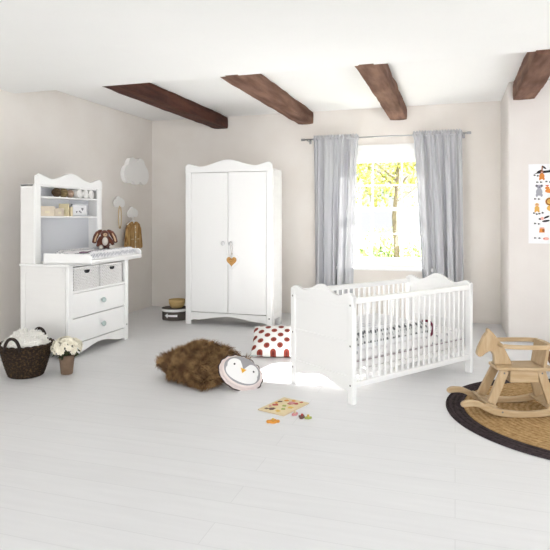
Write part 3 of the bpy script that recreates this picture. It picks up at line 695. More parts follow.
for ang in (R(283), R(103)):
    c_, s_ = math.cos(ang), math.sin(ang); tn = Vector((-s_, c_, 0)); rd_ = Vector((c_, s_, 0))
    pts = [rd_*(rimr+0.006+0.01*math.sin(PI*k/14))+tn*(-0.062*math.cos(PI*k/14))+Vector((0, 0, 0.235+0.105*math.sin(PI*k/14))) for k in range(15)]
    obj('handle', B().tube(pts, 0.0125, 10), mat('handle_wrap', rgb(44, 34, 28), 0.75, bump=0.5, bscale=90), bk, smooth=True)
M_fluff = mat('white_fluffy_wool', rgb(252, 250, 244), 0.95, bump=0.5, bscale=70, sheen=0.3)
bl = thing('fluffy_blanket', 'white fluffy blanket heaped inside the dark basket', 'blanket', (-3.335, 3.82, 0))
def heap(u, v):
    a = 2*PI*u; r = (1-v)
    p = Vector((math.cos(a)*r, math.sin(a)*r, 0)); n1 = noise.noise(p*2.6+Vector((3, 1, 0))); n2 = noise.noise(p*7+Vector((9, 4, 2)))
    z = 0.225+0.115*(1-r**2.4)+n1*0.035*(1-r*0.5)+n2*0.016-(0.03 if r > 0.97 else 0)
    return (p.x*0.182*(1+0.04*n2), p.y*0.182*(1+0.04*n2), z+0.012)
obj('wool_pile', B().grid(heap, 72, 36, True), M_fluff, bl, smooth=True)
b = B(); rg = random.Random(11)
for k in range(900):
    u, v = rg.random(), 1-math.sqrt(rg.random())*0.97
    p = Vector(heap(u, v)); nrm = (p-Vector((0, 0, 0.16))).normalized()
    q = p+nrm*rg.uniform(0.008, 0.02)+Vector((rg.uniform(-1, 1), rg.uniform(-1, 1), rg.uniform(-1, 1)))*0.008
    b.tube([p-nrm*0.004, (p+q)/2+Vector((rg.uniform(-1, 1), rg.uniform(-1, 1), 0))*0.004, q], [0.005, 0.004, 0.0012], 4)
obj('tufts', b, M_fluff, bl, smooth=True)

fp = thing('flower_pot', 'brown clay pot of cream white flowers in front of the dresser', 'potted plant', (-3.045, 3.955, 0))
M_clay = mat('brown_clay', rgb(138, 116, 97), 0.85, var=rgb(122, 100, 82), vscale=12)
obj('pot', B().lathe([(0, 0), (0.045, 0), (0.047, 0.004), (0.06, 0.13), (0.064, 0.132), (0.065, 0.158), (0.058, 0.158), (0.055, 0.135), (0, 0.132)], 36), M_clay, fp, smooth=True)
rg = random.Random(5); lf = B()
for k in range(70):
    a = rg.uniform(0, 2*PI); r = rg.uniform(0.03, 0.115); z = 0.15+rg.uniform(0, 0.08); c0 = Vector((r*math.cos(a), r*math.sin(a), z)); e = Euler((rg.uniform(-0.9, 0.9), rg.uniform(-0.9, 0.9), a)).to_matrix(); s_ = 0.028
    lf.bm.faces.new([lf.bm.verts.new(c0+e @ Vector(p)*s_) for p in ((-1, 0, 0), (-0.2, -0.5, 0.15), (1, 0, -0.1), (-0.2, 0.5, 0.15))])
for k in range(16):
    a = k*2*PI/16; lf.tube([(0.01*math.cos(a), 0.01*math.sin(a), 0.12), (0.05*math.cos(a), 0.05*math.sin(a), 0.19), (0.08*math.cos(a), 0.08*math.sin(a), 0.23)], 0.0022, 5)
obj('leaves', lf, mat('dark_leaf', rgb(58, 66, 40), 0.7), fp)
M_pet = mat('cream_petals', rgb(246, 240, 222), 0.8)
bp = B()
for ring, (n, r, tilt) in enumerate(((9, 0.03, 0.25), (7, 0.022, 0.7), (5, 0.013, 1.15))):
    for k in range(n):
        a = 2*PI*k/n+ring*0.4; E = Matrix.Rotation(a, 3, 'Z') @ Matrix.Rotation(-tilt, 3, 'Y')
        pts = [(0.002, -0.004, 0), (r*0.6, -r*0.36, 0.004), (r, -r*0.15, 0.001), (r, r*0.15, 0.001), (r*0.6, r*0.36, 0.004), (0.002, 0.004, 0)]
        bp.bm.faces.new([bp.bm.verts.new(E @ Vector(p)) for p in pts])
bp.ball((0, 0, 0.006), (0.007, 0.007, 0.006), u=8, v=6)
bloom_me = None
for k in range(30):
    t = (k+0.5)/30; zc = 1-1.25*t; a = k*2.39996; rr = math.sqrt(max(0, 1-zc*zc))
    nrm = Vector((rr*math.cos(a), rr*math.sin(a), zc)); p = Vector((nrm.x*0.108, nrm.y*0.108, 0.215+nrm.z*0.07))
    if bloom_me is None:
        o = obj('bloom', bp, M_pet, fp); bloom_me = o.data
        d = o.modifiers.new('petal', 'SOLIDIFY'); d.thickness = 0.0012; bloom0 = o
    else:
        o = bloom0.copy(); col.objects.link(o); o.parent = fp
    o.location = p; o.rotation_mode = 'QUATERNION'; o.rotation_quaternion = nrm.to_track_quat('Z', 'Y'); o.scale = (1.1+0.25*math.sin(k*1.7),)*3

# ------------------------------------------------------------------ cushions
def puff_z(u, v, t, p=2.5):
    e = max(0.0, (1-abs(u)**p)*(1-abs(v)**p)); return t*e**0.5
def square_cushion(b, hw_, hh_, t, pinch=0.06, n=36):
    def g(sgn):
        def f_(a, c_):
            u, v = a*2-1, c_*2-1
            x = u*hw_*(1-pinch*(1-v*v)); y = v*hh_*(1-pinch*(1-u*u))
            return (x, y, sgn*puff_z(u, v, t))
        return f_
    b.grid(g(1), n, n); b.grid(g(-1), n, n)
    bmesh.ops.remove_doubles(b.bm, verts=b.bm.verts[:], dist=0.0005)
    return b
# brown fur cushion
M_fur = mat('brown_fur', rgb(166, 132, 90), 0.8, var=rgb(98, 70, 46), vscale=15, spec=0.3, lo=0.36, hi=0.62)
M_fur2 = mat('fur_backing', rgb(84, 60, 36), 0.95)
fc = thing('fur_cushion', 'shaggy brown fur cushion lying on the floor', 'cushion', (-1.915, 4.155, 0.122), R(-34))
fc.rotation_euler = (R(7), R(5), R(-22))
fb = square_cushion(B(), 0.275, 0.25, 0.10, 0.03, 30)
src = [(v.co.copy(), v.normal.copy()) for v in fb.bm.verts]
fb.bm.normal_update(); faces = [f_ for f_ in fb.bm.faces]; areas = [f_.calc_area() for f_ in faces]
rg = random.Random(21); hr = B()
picks = rg.choices(faces, weights=areas, k=20000)
for f_ in picks:
    vs = [v.co for v in f_.verts]; w_ = [rg.random() for _ in vs]; sw = sum(w_); p = sum((v*q for v, q in zip(vs, w_)), Vector())/sw
    nrm = f_.normal.copy()
    if nrm.dot(p-Vector((0, 0, 0))) < 0: nrm = -nrm
    cl_ = noise.noise_vector(p*8)*1.9
    dirn = (nrm*0.55+cl_*0.9+Vector((0, 0, -0.25))*(1 if p.z < 0.03 else 0)+Vector((rg.gauss(0, 1), rg.gauss(0, 1), rg.gauss(0, 1)))*0.22).normalized()
    Lh = rg.uniform(0.04, 0.08); sd2 = dirn.cross(Vector((rg.gauss(0, 1), rg.gauss(0, 1), rg.gauss(0, 1)))).normalized()*0.0017
    mid = p+dirn*Lh*0.55+nrm*0.004; tip = p+(dirn+cl_*0.35+Vector((0, 0, -0.25))).normalized()*Lh
    a, c_, d, e = (hr.bm.verts.new(q) for q in (p-sd2, p+sd2, mid+sd2*0.8, mid-sd2*0.8)); g_ = hr.bm.verts.new(tip)
    hr.bm.faces.new((a, c_, d, e)); hr.bm.faces.new((e, d, g_))
obj('cushion_pad', fb, M_fur2, fc, smooth=True)
fu = obj('fur_pile', hr, M_fur, fc); fu['kind'] = 'stuff'

# penguin cushion leaning on it
pg = thing('penguin_cushion', 'round grey and white penguin face cushion leaning on the fur cushion', 'cushion', (-1.535, 4.02, 0.118))
pg_dir = Vector((0.62, -0.70, 0.70)).normalized()
q = pg_dir.to_track_quat('Z', 'Y')
pg.scale = (0.92, 0.92, 0.92); pg.rotation_mode = 'QUATERNION'; pg.rotation_quaternion = q @ Euler((0, 0, R(-30))).to_quaternion()
ra, rb_, th = 0.175, 0.135, 0.05
def dome(x, y): e = max(0, 1-(x/ra)**2-(y/rb_)**2); return th*e**0.55
M_pink = mat('pale_pink_cloth', rgb(240, 226, 222), 0.95); M_pgrey = mat('grey_felt', rgb(160, 158, 160), 0.95); M_pwhite = mat('white_felt', rgb(240, 239, 238), 0.95)
M_dkbr = mat('dark_piping', rgb(70, 58, 58), 0.9); M_beak = mat('yellow_felt', rgb(226, 172, 62), 0.9)
def pg_side(sgn):
    def f_(u, v):
        a = 2*PI*u; x, y = ra*v*math.cos(a), rb_*v*math.sin(a); return (x, y, sgn*(dome(x, y)*(1 if sgn > 0 else 0.8)))
    return f_
b = B().grid(pg_side(1), 64, 16, True).grid(pg_side(-1), 64, 16, True); bmesh.ops.remove_doubles(b.bm, verts=b.bm.verts[:], dist=0.0004)
obj('cushion_body', b, M_pink, pg, smooth=True)
def patch(cx, cy, rx, ry, off, m, name, par=pg, rot=0.0, clip=None, n=40):
    def f_(u, v):
        a = 2*PI*u; x, y = rx*v*math.cos(a), ry*v*math.sin(a)
        x, y = cx+x*math.cos(rot)-y*math.sin(rot), cy+x*math.sin(rot)+y*math.cos(rot); return (x, y, dome(x, y)+off)
    return obj(name, B().grid(f_, n, 12, True), m, par, smooth=True)
fr_ = B(); n = 120
def ruf(u, v):
    a = 2*PI*u; r = 1+v*0.13+0.0; z = -0.006+0.007*math.sin(a*16)*v-0.018*v
    rr = 1.0+v*(0.11+0.018*math.sin(a*16)); return (ra*rr*math.cos(a)*0.985, rb_*rr*math.sin(a)*0.985, z)
ro = obj('ruffle', B().grid(ruf, 160, 5, True), M_pink, pg, smooth=True); ro['label'] = 'pale pink ruffle'
obj('ruffle_edge', B().tube([ruf(k/160, 1.0) for k in range(160)], 0.0055, 6, True), M_dkbr, ro)
hd = patch(0, 0.004, 0.158, 0.12, 0.0015, M_pgrey, 'hood'); hd['label'] = 'grey felt hood'
fa = patch(0.0, -0.028, 0.137, 0.075, 0.003, M_pwhite, 'face'); fa['label'] = 'white felt face'
for x, rx in ((-0.075, 0.062), (0.075, 0.058)): patch(x, 0.015, rx, 0.062, 0.0034, M_pwhite, 'cheek')
for x in (-0.082, 0.088): patch(x, 0.02, 0.008, 0.009, 0.005, M_eyes_hole_shade, 'eye', n=16)
bk_ = B(); bv = [(0.0-0.026, 0.006), (0.026, 0.006), (0.0, -0.034)]
bk_.grid(lambda u, v: (lambda x, y: (x, y, dome(x, y)+0.006))(*((bv[0][0]+(bv[1][0]-bv[0][0])*u)*(1-v)+bv[2][0]*v, 0.006-0.04*v)), 8, 8)
obj('beak', bk_, M_beak, pg)['label'] = 'yellow beak'
pk = B()   # grey widow's peak between the two cheeks
pk.grid(lambda u, v: (lambda x, y: (x, y, dome(x, y)+0.0045))((u-0.5)*2*(0.05*(1-v)**1.2+0.006), 0.085-0.08*v), 10, 14)
obj('hood_peak', pk, M_pgrey, pg)

# white cushion with red dots
dc = thing('dotted_cushion', 'white cushion with red-brown dots on the floor behind the crib', 'cushion', (-1.56, 5.12, 0.125))
dc.rotation_euler = (R(30), 0, R(14))
M_dots = spots_mat('red_dotted_cotton', rgb(244, 243, 240), rgb(150, 66, 52), 11.5, 0.31, spot2=rgb(112, 44, 36), thr2=0.12, rot=R(45), soft=0.02)
obj('cushion_body', square_cushion(B(), 0.27, 0.2, 0.08, 0.03), M_dots, dc, smooth=True)
sm = B(); sm.tube([(0.27*x, 0.2*y, 0) for x, y in ((-0.99, -0.99), (-0.5, -0.955), (0, -0.94), (0.5, -0.955), (0.99, -0.99), (0.955, -0.5), (0.94, 0), (0.955, 0.5), (0.99, 0.99), (0.5, 0.955), (0, 0.94), (-0.5, 0.955), (-0.99, 0.99), (-0.955, 0.5), (-0.94, 0), (-0.955, -0.5))], 0.004, 6, True)
obj('seam_piping', sm, mat('mint_piping', rgb(196, 214, 206), 0.9), dc)

# ------------------------------------------------------------------ puzzle
M_ply = mat('pale_plywood', rgb(226, 206, 170), 0.7)
M_red = mat('puzzle_red', rgb(190, 82, 76), 0.7); M_pinkp = mat('puzzle_pink', rgb(216, 150, 150), 0.7); M_grn = mat('puzzle_green', rgb(168, 178, 96), 0.7)
M_org = mat('puzzle_orange', rgb(222, 152, 62), 0.7); M_brn = mat('puzzle_brown', rgb(112, 82, 74), 0.7); M_yel = mat('puzzle_yellow', rgb(222, 186, 92), 0.7)
pz = thing('puzzle_board', 'cream wooden puzzle board with coloured pieces on the floor', 'puzzle', (-1.106, 3.70, 0), R(72))
obj('board', B().span((-0.155, -0.105, 0), (0.155, 0.105, 0.008)), M_ply, pz, bevel=0.002)
obj('board_face', B().span((-0.15, -0.1, 0.008), (0.15, 0.1, 0.0085)), mat('cream_print', rgb(232, 216, 180), 0.75, var=rgb(222, 204, 160), vscale=14), pz)
rg = random.Random(8)
def blob(x, y, r, seed, k=9):
    r2 = random.Random(seed); return [(x+r*r2.uniform(0.55, 1.2)*math.cos(2*PI*i/k), y+r*r2.uniform(0.55, 1.2)*math.sin(2*PI*i/k)) for i in range(k)]
for i, (x, y, r, m) in enumerate(((-0.1, 0.03, 0.024, M_brn), (-0.115, 0.06, 0.016, M_brn), (-0.02, 0.06, 0.022, M_red), (0.02, 0.075, 0.014, M_org), (0.055, 0.07, 0.016, M_brn), (0.075, -0.02, 0.03, M_pinkp), (0.08, -0.045, 0.02, M_red), (0.05, -0.01, 0.018, M_red), (-0.055, -0.035, 0.02, M_grn), (0.0, -0.005, 0.02, M_grn), (0.12, 0.0, 0.016, M_org), (-0.01, -0.06, 0.02, M_yel), (0.1, 0.045, 0.018, M_org), (-0.06, 0.07, 0.014, M_pinkp), (-0.11, -0.03, 0.02, M_yel), (0.125, -0.06, 0.013, M_red))):
    obj('inlaid_piece', B().prism(catmull_2d if False else blob(x, y, r, i), 0.0085, 0.011, 'xy'), m, pz, bevel=0.001)
def jig(loc, rz, m, m2, label, r=0.032):
    t = thing('puzzle_piece', label, 'puzzle piece', loc, rz, 'loose puzzle pieces on the floor')
    o_ = union_outline([(0, 0, r*0.7), (r*0.75, 0.2*r, r*0.4), (-r*0.7, -0.1*r, r*0.45), (0.1*r, r*0.6, r*0.35)], 40)
    obj('piece_body', B().prism(o_, 0, 0.012, 'xy'), m, t, bevel=0.002)
    obj('knob', B().lathe([(0, 0.012), (0.006, 0.012), (0.006, 0.018), (0.009, 0.024), (0, 0.028)], 12), m2, t, smooth=True)
jig((-1.087, 3.40, 0), 0.2, M_org, M_yel, 'orange puzzle piece in front of the puzzle board', 0.036)
jig((-0.992, 3.57, 0), 0.9, M_pinkp, M_ply, 'small pale pink puzzle piece touching the board edge', 0.022)
jig((-0.935, 3.535, 0), 1.4, M_brn, M_red, 'reddish brown puzzle piece right of the board', 0.026)
jig((-0.893, 3.53, 0), 0.3, M_grn, M_yel, 'green puzzle piece farthest from the puzzle board', 0.02)

# ------------------------------------------------------------------ crib
CA = R(54.5); CL, CW = 1.39, 0.68
cb = thing('crib', 'white slatted baby crib with wavy end panels before the window', 'crib', (-0.665, 3.865, 0), CA)
# local x: along the long side from the near corner, local y: across (towards the left corner)
def end_panel(x0, x1, out_x):
    xa, xb = min(x0, x1), max(x0, x1); xc = (xa+xb)/2
    for y in (0.0, CW-0.05):
        obj('post', B().span((xa, y, 0), (xb, y+0.05, 0.735)), M_white, cb, bevel=0.006)
    top = wave([(0.0, 0.742), (0.045, 0.762), (0.16, 0.735), (CW/2, 0.80), (CW-0.16, 0.735), (CW-0.045, 0.762), (CW, 0.742)], 60)
    obj('crest_board', B().prism([(0, 0.66)]+top+[(CW, 0.66)], xc-0.012, xc+0.012, 'yz').prism([(0.0, 0.69)]+[(u, min(v, 0.76)) for u, v in top]+[(CW, 0.69)], xa+0.003, xb-0.003, 'yz'), M_white, cb, bevel=0.004)
    obj('panel', B().span((xc-0.007, 0.05, 0.43), (xc+0.007, CW-0.05, 0.72)), M_white, cb)
    obj('panel', B().span((xc-0.007, 0.05, 0.15), (xc+0.007, CW-0.05, 0.42)), M_white, cb)
    obj('cross_rail', B().span((xc-0.013, 0.05, 0.408), (xc+0.013, CW-0.05, 0.43)), M_white, cb, bevel=0.004)
    ar_ = wave([(0.05, 0.085), (0.09, 0.092), (CW/2, 0.135), (CW-0.09, 0.092), (CW-0.05, 0.085)], 40)
    obj('bottom_rail', B().prism([(0.05, 0.19)]+ar_+[(CW-0.05, 0.19)], xc-0.014, xc+0.014, 'yz'), M_white, cb, bevel=0.004)
    sg = -1 if out_x < 0 else 1; xs = xa if sg < 0 else xb
    for y in (0.025, CW-0.025):
        for z in (0.13, 0.4, 0.68): obj('screw_cap', B().disc((y, z), 0.007, 0.007, 12, xs if sg < 0 else xs+0.0006, plane='yz', t=0.0006), M_screw, cb)
end_panel(0.0, 0.04, -1); end_panel(CL-0.04, CL, 1)
for y in (0.006, CW-0.044):
    obj('side_rail', B().span((0.04, y, 0.688), (CL-0.04, y+0.038, 0.726)), M_white, cb, bevel=0.006)
    obj('side_rail', B().span((0.04, y, 0.112), (CL-0.04, y+0.038, 0.15)), M_white, cb, bevel=0.006)
    nb = 20
    for k in range(nb):
        x = 0.04+(CL-0.08)*(k+1)/(nb+1)
        obj('bar', B().span((x-0.009, y+0.012, 0.15), (x+0.009, y+0.026, 0.688)), M_white, cb, bevel=0.004)
b = B()
for k in range(12): x = 0.1+k*0.108; b.span((x, 0.045, 0.210), (x+0.06, CW-0.045, 0.222))
b.span((0.04, 0.046, 0.183), (CL-0.04, 0.066, 0.210)); b.span((0.04, CW-0.066, 0.183), (CL-0.04, CW-0.046, 0.210))
obj('slatted_base', b, M_whitep, cb)
def to_world(x, y, z=0):
    c_, s_ = math.cos(CA), math.sin(CA); return (-0.665+c_*x-s_*y, 3.865+s_*x+c_*y, z)
mw, ml = CW-0.1, CL-0.1
M_sheet = spots_mat('printed_cot_sheet', rgb(240, 238, 238), rgb(176, 177, 181), 19, 0.24, rnd=0.55, flat=False, soft=0.06)
mtz = thing('crib_mattress', 'crib mattress in a white printed sheet inside the slatted crib', 'mattress', to_world(CL/2, CW/2, 0.2225), CA)
obj('mattress_core', B().span((-ml/2, -mw/2, 0), (ml/2, mw/2, 0.055)), mat('plain_white_ticking', rgb(238, 236, 235), 0.9), mtz, bevel=0.015, seg=3)
obj('fitted_sheet', B().span((-ml/2, -mw/2, 0.0555), (ml/2, mw/2, 0.135)), M_sheet, mtz, bevel=0.025, seg=3)
pe = B().tube([(-ml/2-0.001, -mw/2-0.001, 0.055), (ml/2, -mw/2-0.001, 0.055), (ml/2, mw/2, 0.055), (-ml/2-0.001, mw/2, 0.055)], 0.0028, 6, True)
obj('seam_piping', pe, mat('mauve_seam', rgb(176, 156, 164), 0.9), mtz)
M_duvet = spots_mat('grey_patterned_duvet', rgb(241, 241, 243), rgb(206, 206, 214), 15, 0.3, rnd=0.2, flat=False, soft=0.08)
M_band = spots_mat('grey_leaf_border', rgb(222, 222, 222), rgb(112, 114, 116), 30, 0.44, rnd=0.3, flat=False, soft=0.06)
dv = thing('crib_duvet', 'puffy white duvet with grey patterned border on the crib mattress', 'duvet', to_world(0.5, CW/2, 0.358), CA)
dl, dw = 0.85, mw-0.01
def duv(u, v):
    x = (u-0.5)*dl; y = (v-0.5)*dw; e = min(1, min(u, 1-u)/0.12); ev = min(1, min(v, 1-v)/0.14)
    z = 0.125*(e*(2-e))**0.5*(ev*(2-ev))**0.5+0.012*noise.noise(Vector((x*5, y*5, 1)))*e*ev
    return (x, y, z+0.03*(0.5-u)*e*ev)
obj('duvet_cover', B().grid(duv, 60, 40).span((-dl/2+0.02, -dw/2+0.02, 0.0), (dl/2-0.02, dw/2-0.02, 0.004)), M_duvet, dv, smooth=True)
def bandf(u, v):
    uu = 0.02+0.94*u; p = Vector(duv(uu, 0.004+0.09*v)); return (p.x, p.y-0.004, p.z+0.002)
bo_ = obj('patterned_border', B().grid(bandf, 60, 10), M_band, dv, smooth=True); bo_['label'] = 'grey patterned border along the side'
yf = -dw/2-0.012
pp = catmull([(dl/2-0.13, yf, 0.128), (dl/2-0.05, yf, 0.115), (dl/2-0.008, yf, 0.07), (dl/2-0.012, yf+0.002, 0.02), (dl/2-0.03, yf+0.006, 0.002)], 6)
obj('dark_piping', B().tube(pp, 0.0095, 8), mat('burgundy_piping', rgb(112, 34, 62), 0.85), dv, smooth=True)['label'] = 'burgundy piping at the end'

# ------------------------------------------------------------------ rug and rocking horse
def rug_mat(name, c1, c2, rings):
    m = mat(name, c1, 0.95, spec=0.1); nt = m.node_tree; N = nt.nodes; L = nt.links; p = N['Principled BSDF']
    tc = N.new('ShaderNodeTexCoord'); n = N.new('ShaderNodeTexNoise'); n.inputs['Scale'].default_value = 45; n.inputs['Detail'].default_value = 4
    L.new(tc.outputs['Object'], n.inputs['Vector'])
    wv = N.new('ShaderNodeTexWave'); wv.wave_type = 'RINGS'; wv.rings_direction = 'Z'; wv.inputs['Scale'].default_value = rings; wv.inputs['Distortion'].default_value = 0.6; wv.inputs['Detail Scale'].default_value = 8
    L.new(tc.outputs['Object'], wv.inputs['Vector'])
    a = N.new('ShaderNodeMath'); a.operation = 'MULTIPLY_ADD'; a.inputs[1].default_value = 0.2; L.new(wv.outputs['Fac'], a.inputs[0]); L.new(n.outputs['Fac'], a.inputs[2])
    r = N.new('ShaderNodeMapRange'); r.inputs[1].default_value = 0.38; r.inputs[2].default_value = 0.82; L.new(a.outputs[0], r.inputs[0])
    x = N.new('ShaderNodeMix'); x.data_type = 'RGBA'; x.inputs[6].default_value = c2; x.inputs[7].default_value = c1
    L.new(r.outputs[0], x.inputs[0]); L.new(x.outputs[2], p.inputs['Base Color']); return m
rug = thing('round_rug', 'round jute rug with dark border under the rocking horse', 'rug', (0.789, 4.10, 0))
def coil(r0, r1, pitch, seg=128):
    pr = []; n = int(round((r1-r0)/pitch))
    for i in range(n*4+1):
        r = r0+(r1-r0)*i/(n*4); pr.append((max(r, 0.0005), 0.008+0.0045*abs(math.sin(PI*i/4))))
    rn = lambda t, i: 1.0
    return B().lathe([(max(r0, 0.0005), 0.001)]+pr+[(r1, 0.001)], seg, fn=rn)
M_jute = rug_mat('natural_jute', rgb(190, 158, 114), rgb(146, 114, 74), 9)
M_rugd = rug_mat('charcoal_jute', rgb(74, 64, 66), rgb(46, 40, 42), 9)
obj('jute_centre', coil(0.0, 0.735, 0.021), M_jute, rug, smooth=True)
obj('dark_border', coil(0.736, 0.85, 0.019), M_rugd, rug, smooth=True)['label'] = 'charcoal braided border'

hs = thing('rocking_horse', 'pale wooden rocking horse with seat and guard rail on the rug', 'rocking horse', (0.397, 4.084, 0.0125), R(17.53))
hs.rotation_euler = (0, 0, R(17.53))
HZ = -0.0
top_px = [(-0.425, 0.088), (-0.40, 0.106), (-0.36, 0.108), (-0.31, 0.1), (-0.22, 0.062), (-0.11, 0.042), (0.02, 0.038), (0.14, 0.055), (0.24, 0.095), (0.31, 0.108), (0.35, 0.1)]
bot_px = [(0.355, 0.07), (0.31, 0.066), (0.24, 0.052), (0.14, 0.012), (0.02, 0.0), (-0.11, 0.0), (-0.22, 0.018), (-0.31, 0.062), (-0.36, 0.07), (-0.415, 0.066)]
rp_ = [(p.x, p.y) for p in catmull([Vector((x, z, 0)) for x, z in top_px+bot_px], 5, True)]
for y in (-0.16, 0.135): obj('runner', B().prism(rp_, y, y+0.028), M_pale_wood, hs, bevel=0.006)
for y in (-0.1605, ): obj('screw_cap', B().disc((-0.165, 0.035), 0.006, 0.006, 12, y), M_screw, hs)
hp = [(-0.2, 0.54), (-0.165, 0.505), (-0.122, 0.45), (-0.09, 0.4), (-0.07, 0.36), (-0.055, 0.33), (-0.046, 0.3), (-0.162, 0.3), (-0.163, 0.335), (-0.166, 0.36), (-0.178, 0.385), (-0.195, 0.388), (-0.222, 0.372), (-0.24, 0.356), (-0.258, 0.35), (-0.272, 0.357), (-0.277, 0.375), (-0.268, 0.41), (-0.25, 0.45), (-0.236, 0.48), (-0.222, 0.5), (-0.21, 0.512), (-0.208, 0.53)]
obj('head', B().prism(hp, -0.02, 0.02), M_pale_wood_v, hs, bevel=0.007, seg=3)
obj('handle_bar', B().tube([(-0.13, -0.1, 0.435), (-0.13, 0.1, 0.435)], 0.0125, 14), M_pale_wood, hs, bevel=0.003)
seat = wave([(-0.168, 0.075), (-0.14, 0.092), (0.0, 0.094), (0.17, 0.105), (0.195, 0.09)], 24)
obj('seat', B().prism(seat+[(u, -v) for u, v in seat[::-1]], 0.278, 0.3, 'xy'), M_pale_wood, hs, bevel=0.006)
obj('belly_board', B().span((-0.085, -0.085, 0.2), (0.1, 0.085, 0.278)), M_pale_wood, hs, bevel=0.006)
obj('backrest', B().prism([(0.125, 0.3), (0.147, 0.3), (0.172, 0.455), (0.15, 0.455)], -0.095, 0.095), M_pale_wood_v, hs, bevel=0.005)
rl = catmull([(-0.135, -0.1, 0.44), (-0.05, -0.118, 0.438), (0.06, -0.125, 0.437), (0.14, -0.118, 0.437), (0.178, -0.07, 0.437), (0.186, 0.0, 0.437), (0.178, 0.07, 0.437), (0.14, 0.118, 0.437), (0.06, 0.125, 0.437), (-0.05, 0.118, 0.438), (-0.135, 0.1, 0.44)], 6)
rb2 = B(); rings = []
for i, p in enumerate(rl):
    t = (rl[min(i+1, len(rl)-1)]-rl[max(i-1, 0)]).normalized(); nn = Vector((-t.y, t.x, 0)).normalized()
    rings.append([rb2.bm.verts.new(p+nn*a+Vector((0, 0, c_))) for a, c_ in ((-0.008, -0.014), (0.008, -0.014), (0.008, 0.014), (-0.008, 0.014))])
for a, c_ in zip(rings, rings[1:]):
    for k in range(4): rb2.bm.faces.new((a[k], a[(k+1) % 4], c_[(k+1) % 4], c_[k]))
rb2.bm.faces.new(rings[0][::-1]); rb2.bm.faces.new(rings[-1])
obj('guard_rail', rb2, M_pale_wood, hs, bevel=0.004)
for sy in (-1, 1):
    obj('leg', B().beam((-0.118, sy*0.07, 0.28), (-0.212, sy*0.092, 0.072), 0.028, 0.055, up=(1, 0, 0)), M_pale_wood_v, hs, bevel=0.004)
    obj('leg', B().beam((0.115, sy*0.072, 0.28), (0.178, sy*0.092, 0.066), 0.028, 0.055, up=(1, 0, 0)), M_pale_wood_v, hs, bevel=0.004)
    obj('screw_cap', B().ball((-0.124, sy*0.087, 0.262), (0.006, 0.004, 0.006), u=10, v=6), M_screw, hs); obj('screw_cap', B().ball((0.121, sy*0.089, 0.262), (0.006, 0.004, 0.006), u=10, v=6), M_screw, hs)
obj('footrest', B().box((-0.222, 0, 0.068), (0.075, 0.27, 0.014), rot=(0, R(18), 0)), M_pale_wood, hs, bevel=0.004)
obj('footrest', B().box((0.17, 0, 0.062), (0.075, 0.27, 0.014), rot=(0, R(-14), 0)), M_pale_wood, hs, bevel=0.004)

# low brown basket at the right edge
lb = thing('low_basket', 'low brown woven basket behind the rocking horse at the wall side', 'basket', (0.93, 5.13, 0))
M_brb = mat('brown_cane', rgb(150, 108, 76), 0.8, var=rgb(120, 82, 56), vscale=40)
pr = [(0.13+0.09*(i/32)**0.7, 0.15*i/32) for i in range(33)]
obj('basket_body', B().lathe([(0, 0)]+pr+[(0.205, 0.15)]+[(r-0.014, z) for r, z in pr[::-4]]+[(0, 0.012)], 80, fn=lambda t, i: 1+0.012*math.sin(t*20+(i//4)*PI)), M_brb, lb, smooth=True)
obj('rim', B().tube([(0.22*math.cos(2*PI*k/50), 0.22*math.sin(2*PI*k/50), 0.152) for k in range(50)], 0.009, 8, True), M_brb, lb, smooth=True)

# ------------------------------------------------------------------ animal poster on the right wall
po = thing('animal_poster', 'white animal alphabet poster on the right wall', 'poster', (0.717, BY-0.0005, 1.02))
PW, PH = 0.60, 0.81
obj('sheet', B().span((0, -0.003, 0), (PW, 0, PH)), mat('poster_paper', rgb(238, 238, 240), 0.85), po)
MI = {k: mat('ink_'+k, rgb(*v), 0.9) for k, v in dict(black=(52, 50, 52), grey=(168, 168, 178), dark_grey=(110, 110, 118), orange=(222, 140, 66), ochre=(226, 178, 92), brown=(150, 92, 52), red=(206, 96, 78), pink=(232, 178, 166), pale_green=(190, 208, 190)).items()}
sx0, sz0 = 0.0, 0.0
def ink(name, shapes, c, par=po, lvl=0):
    """flat printed figures: ('o', x, z, rx, rz, rot) ellipses and ('p', points) outlines"""
    b = B(); y = -0.0032-0.0004*lvl
    for s_ in shapes:
        if s_[0] == 'o': b.disc((s_[1], s_[2]), s_[3], s_[4], 20, y, s_[5] if len(s_) > 5 else 0.0, t=0.0004)
        else: b.prism(s_[1], y-0.0004, y)
    return obj(name, b, MI[c], par)
# branch along the top
ink('branch', [('p', [(0.05, PH-0.1), (0.12, PH-0.07), (0.3, PH-0.06), (0.56, PH-0.05), (0.56, PH-0.065), (0.3, PH-0.078), (0.13, PH-0.095)])]+[('o', 0.1+k*0.045, PH-0.055+0.02*((k % 2)*2-1), 0.026, 0.009, 0.5-(k % 2)*1.2) for k in range(10)], 'black')
def creature(name, x, z, s_, body, parts):
    o_ = ink(name, body[0](x, z, s_), body[1])
    for i, (nm, sh, c) in enumerate(parts): ink(nm, sh(x, z, s_), c, o_, i+1)
    return o_
std = lambda x, z, s_: [('o', x, z, s_*0.55, s_*0.7), ('o', x, z+s_*0.95, s_*0.42, s_*0.4), ('o', x-s_*0.4, z-s_*0.6, s_*0.2, s_*0.3), ('o', x+s_*0.4, z-s_*0.6, s_*0.2, s_*0.3)]
face = lambda x, z, s_: [('o', x, z+s_*0.88, s_*0.2, s_*0.16)]
eyes = lambda x, z, s_: [('o', x-s_*0.15, z+s_*1.05, s_*0.06, s_*0.06), ('o', x+s_*0.15, z+s_*1.05, s_*0.06, s_*0.06)]
ear_l = lambda x, z, s_: [('o', x-s_*0.42, z+s_*1.15, s_*0.22, s_*0.22)]
ear_r = lambda x, z, s_: [('o', x+s_*0.42, z+s_*1.15, s_*0.22, s_*0.22)]
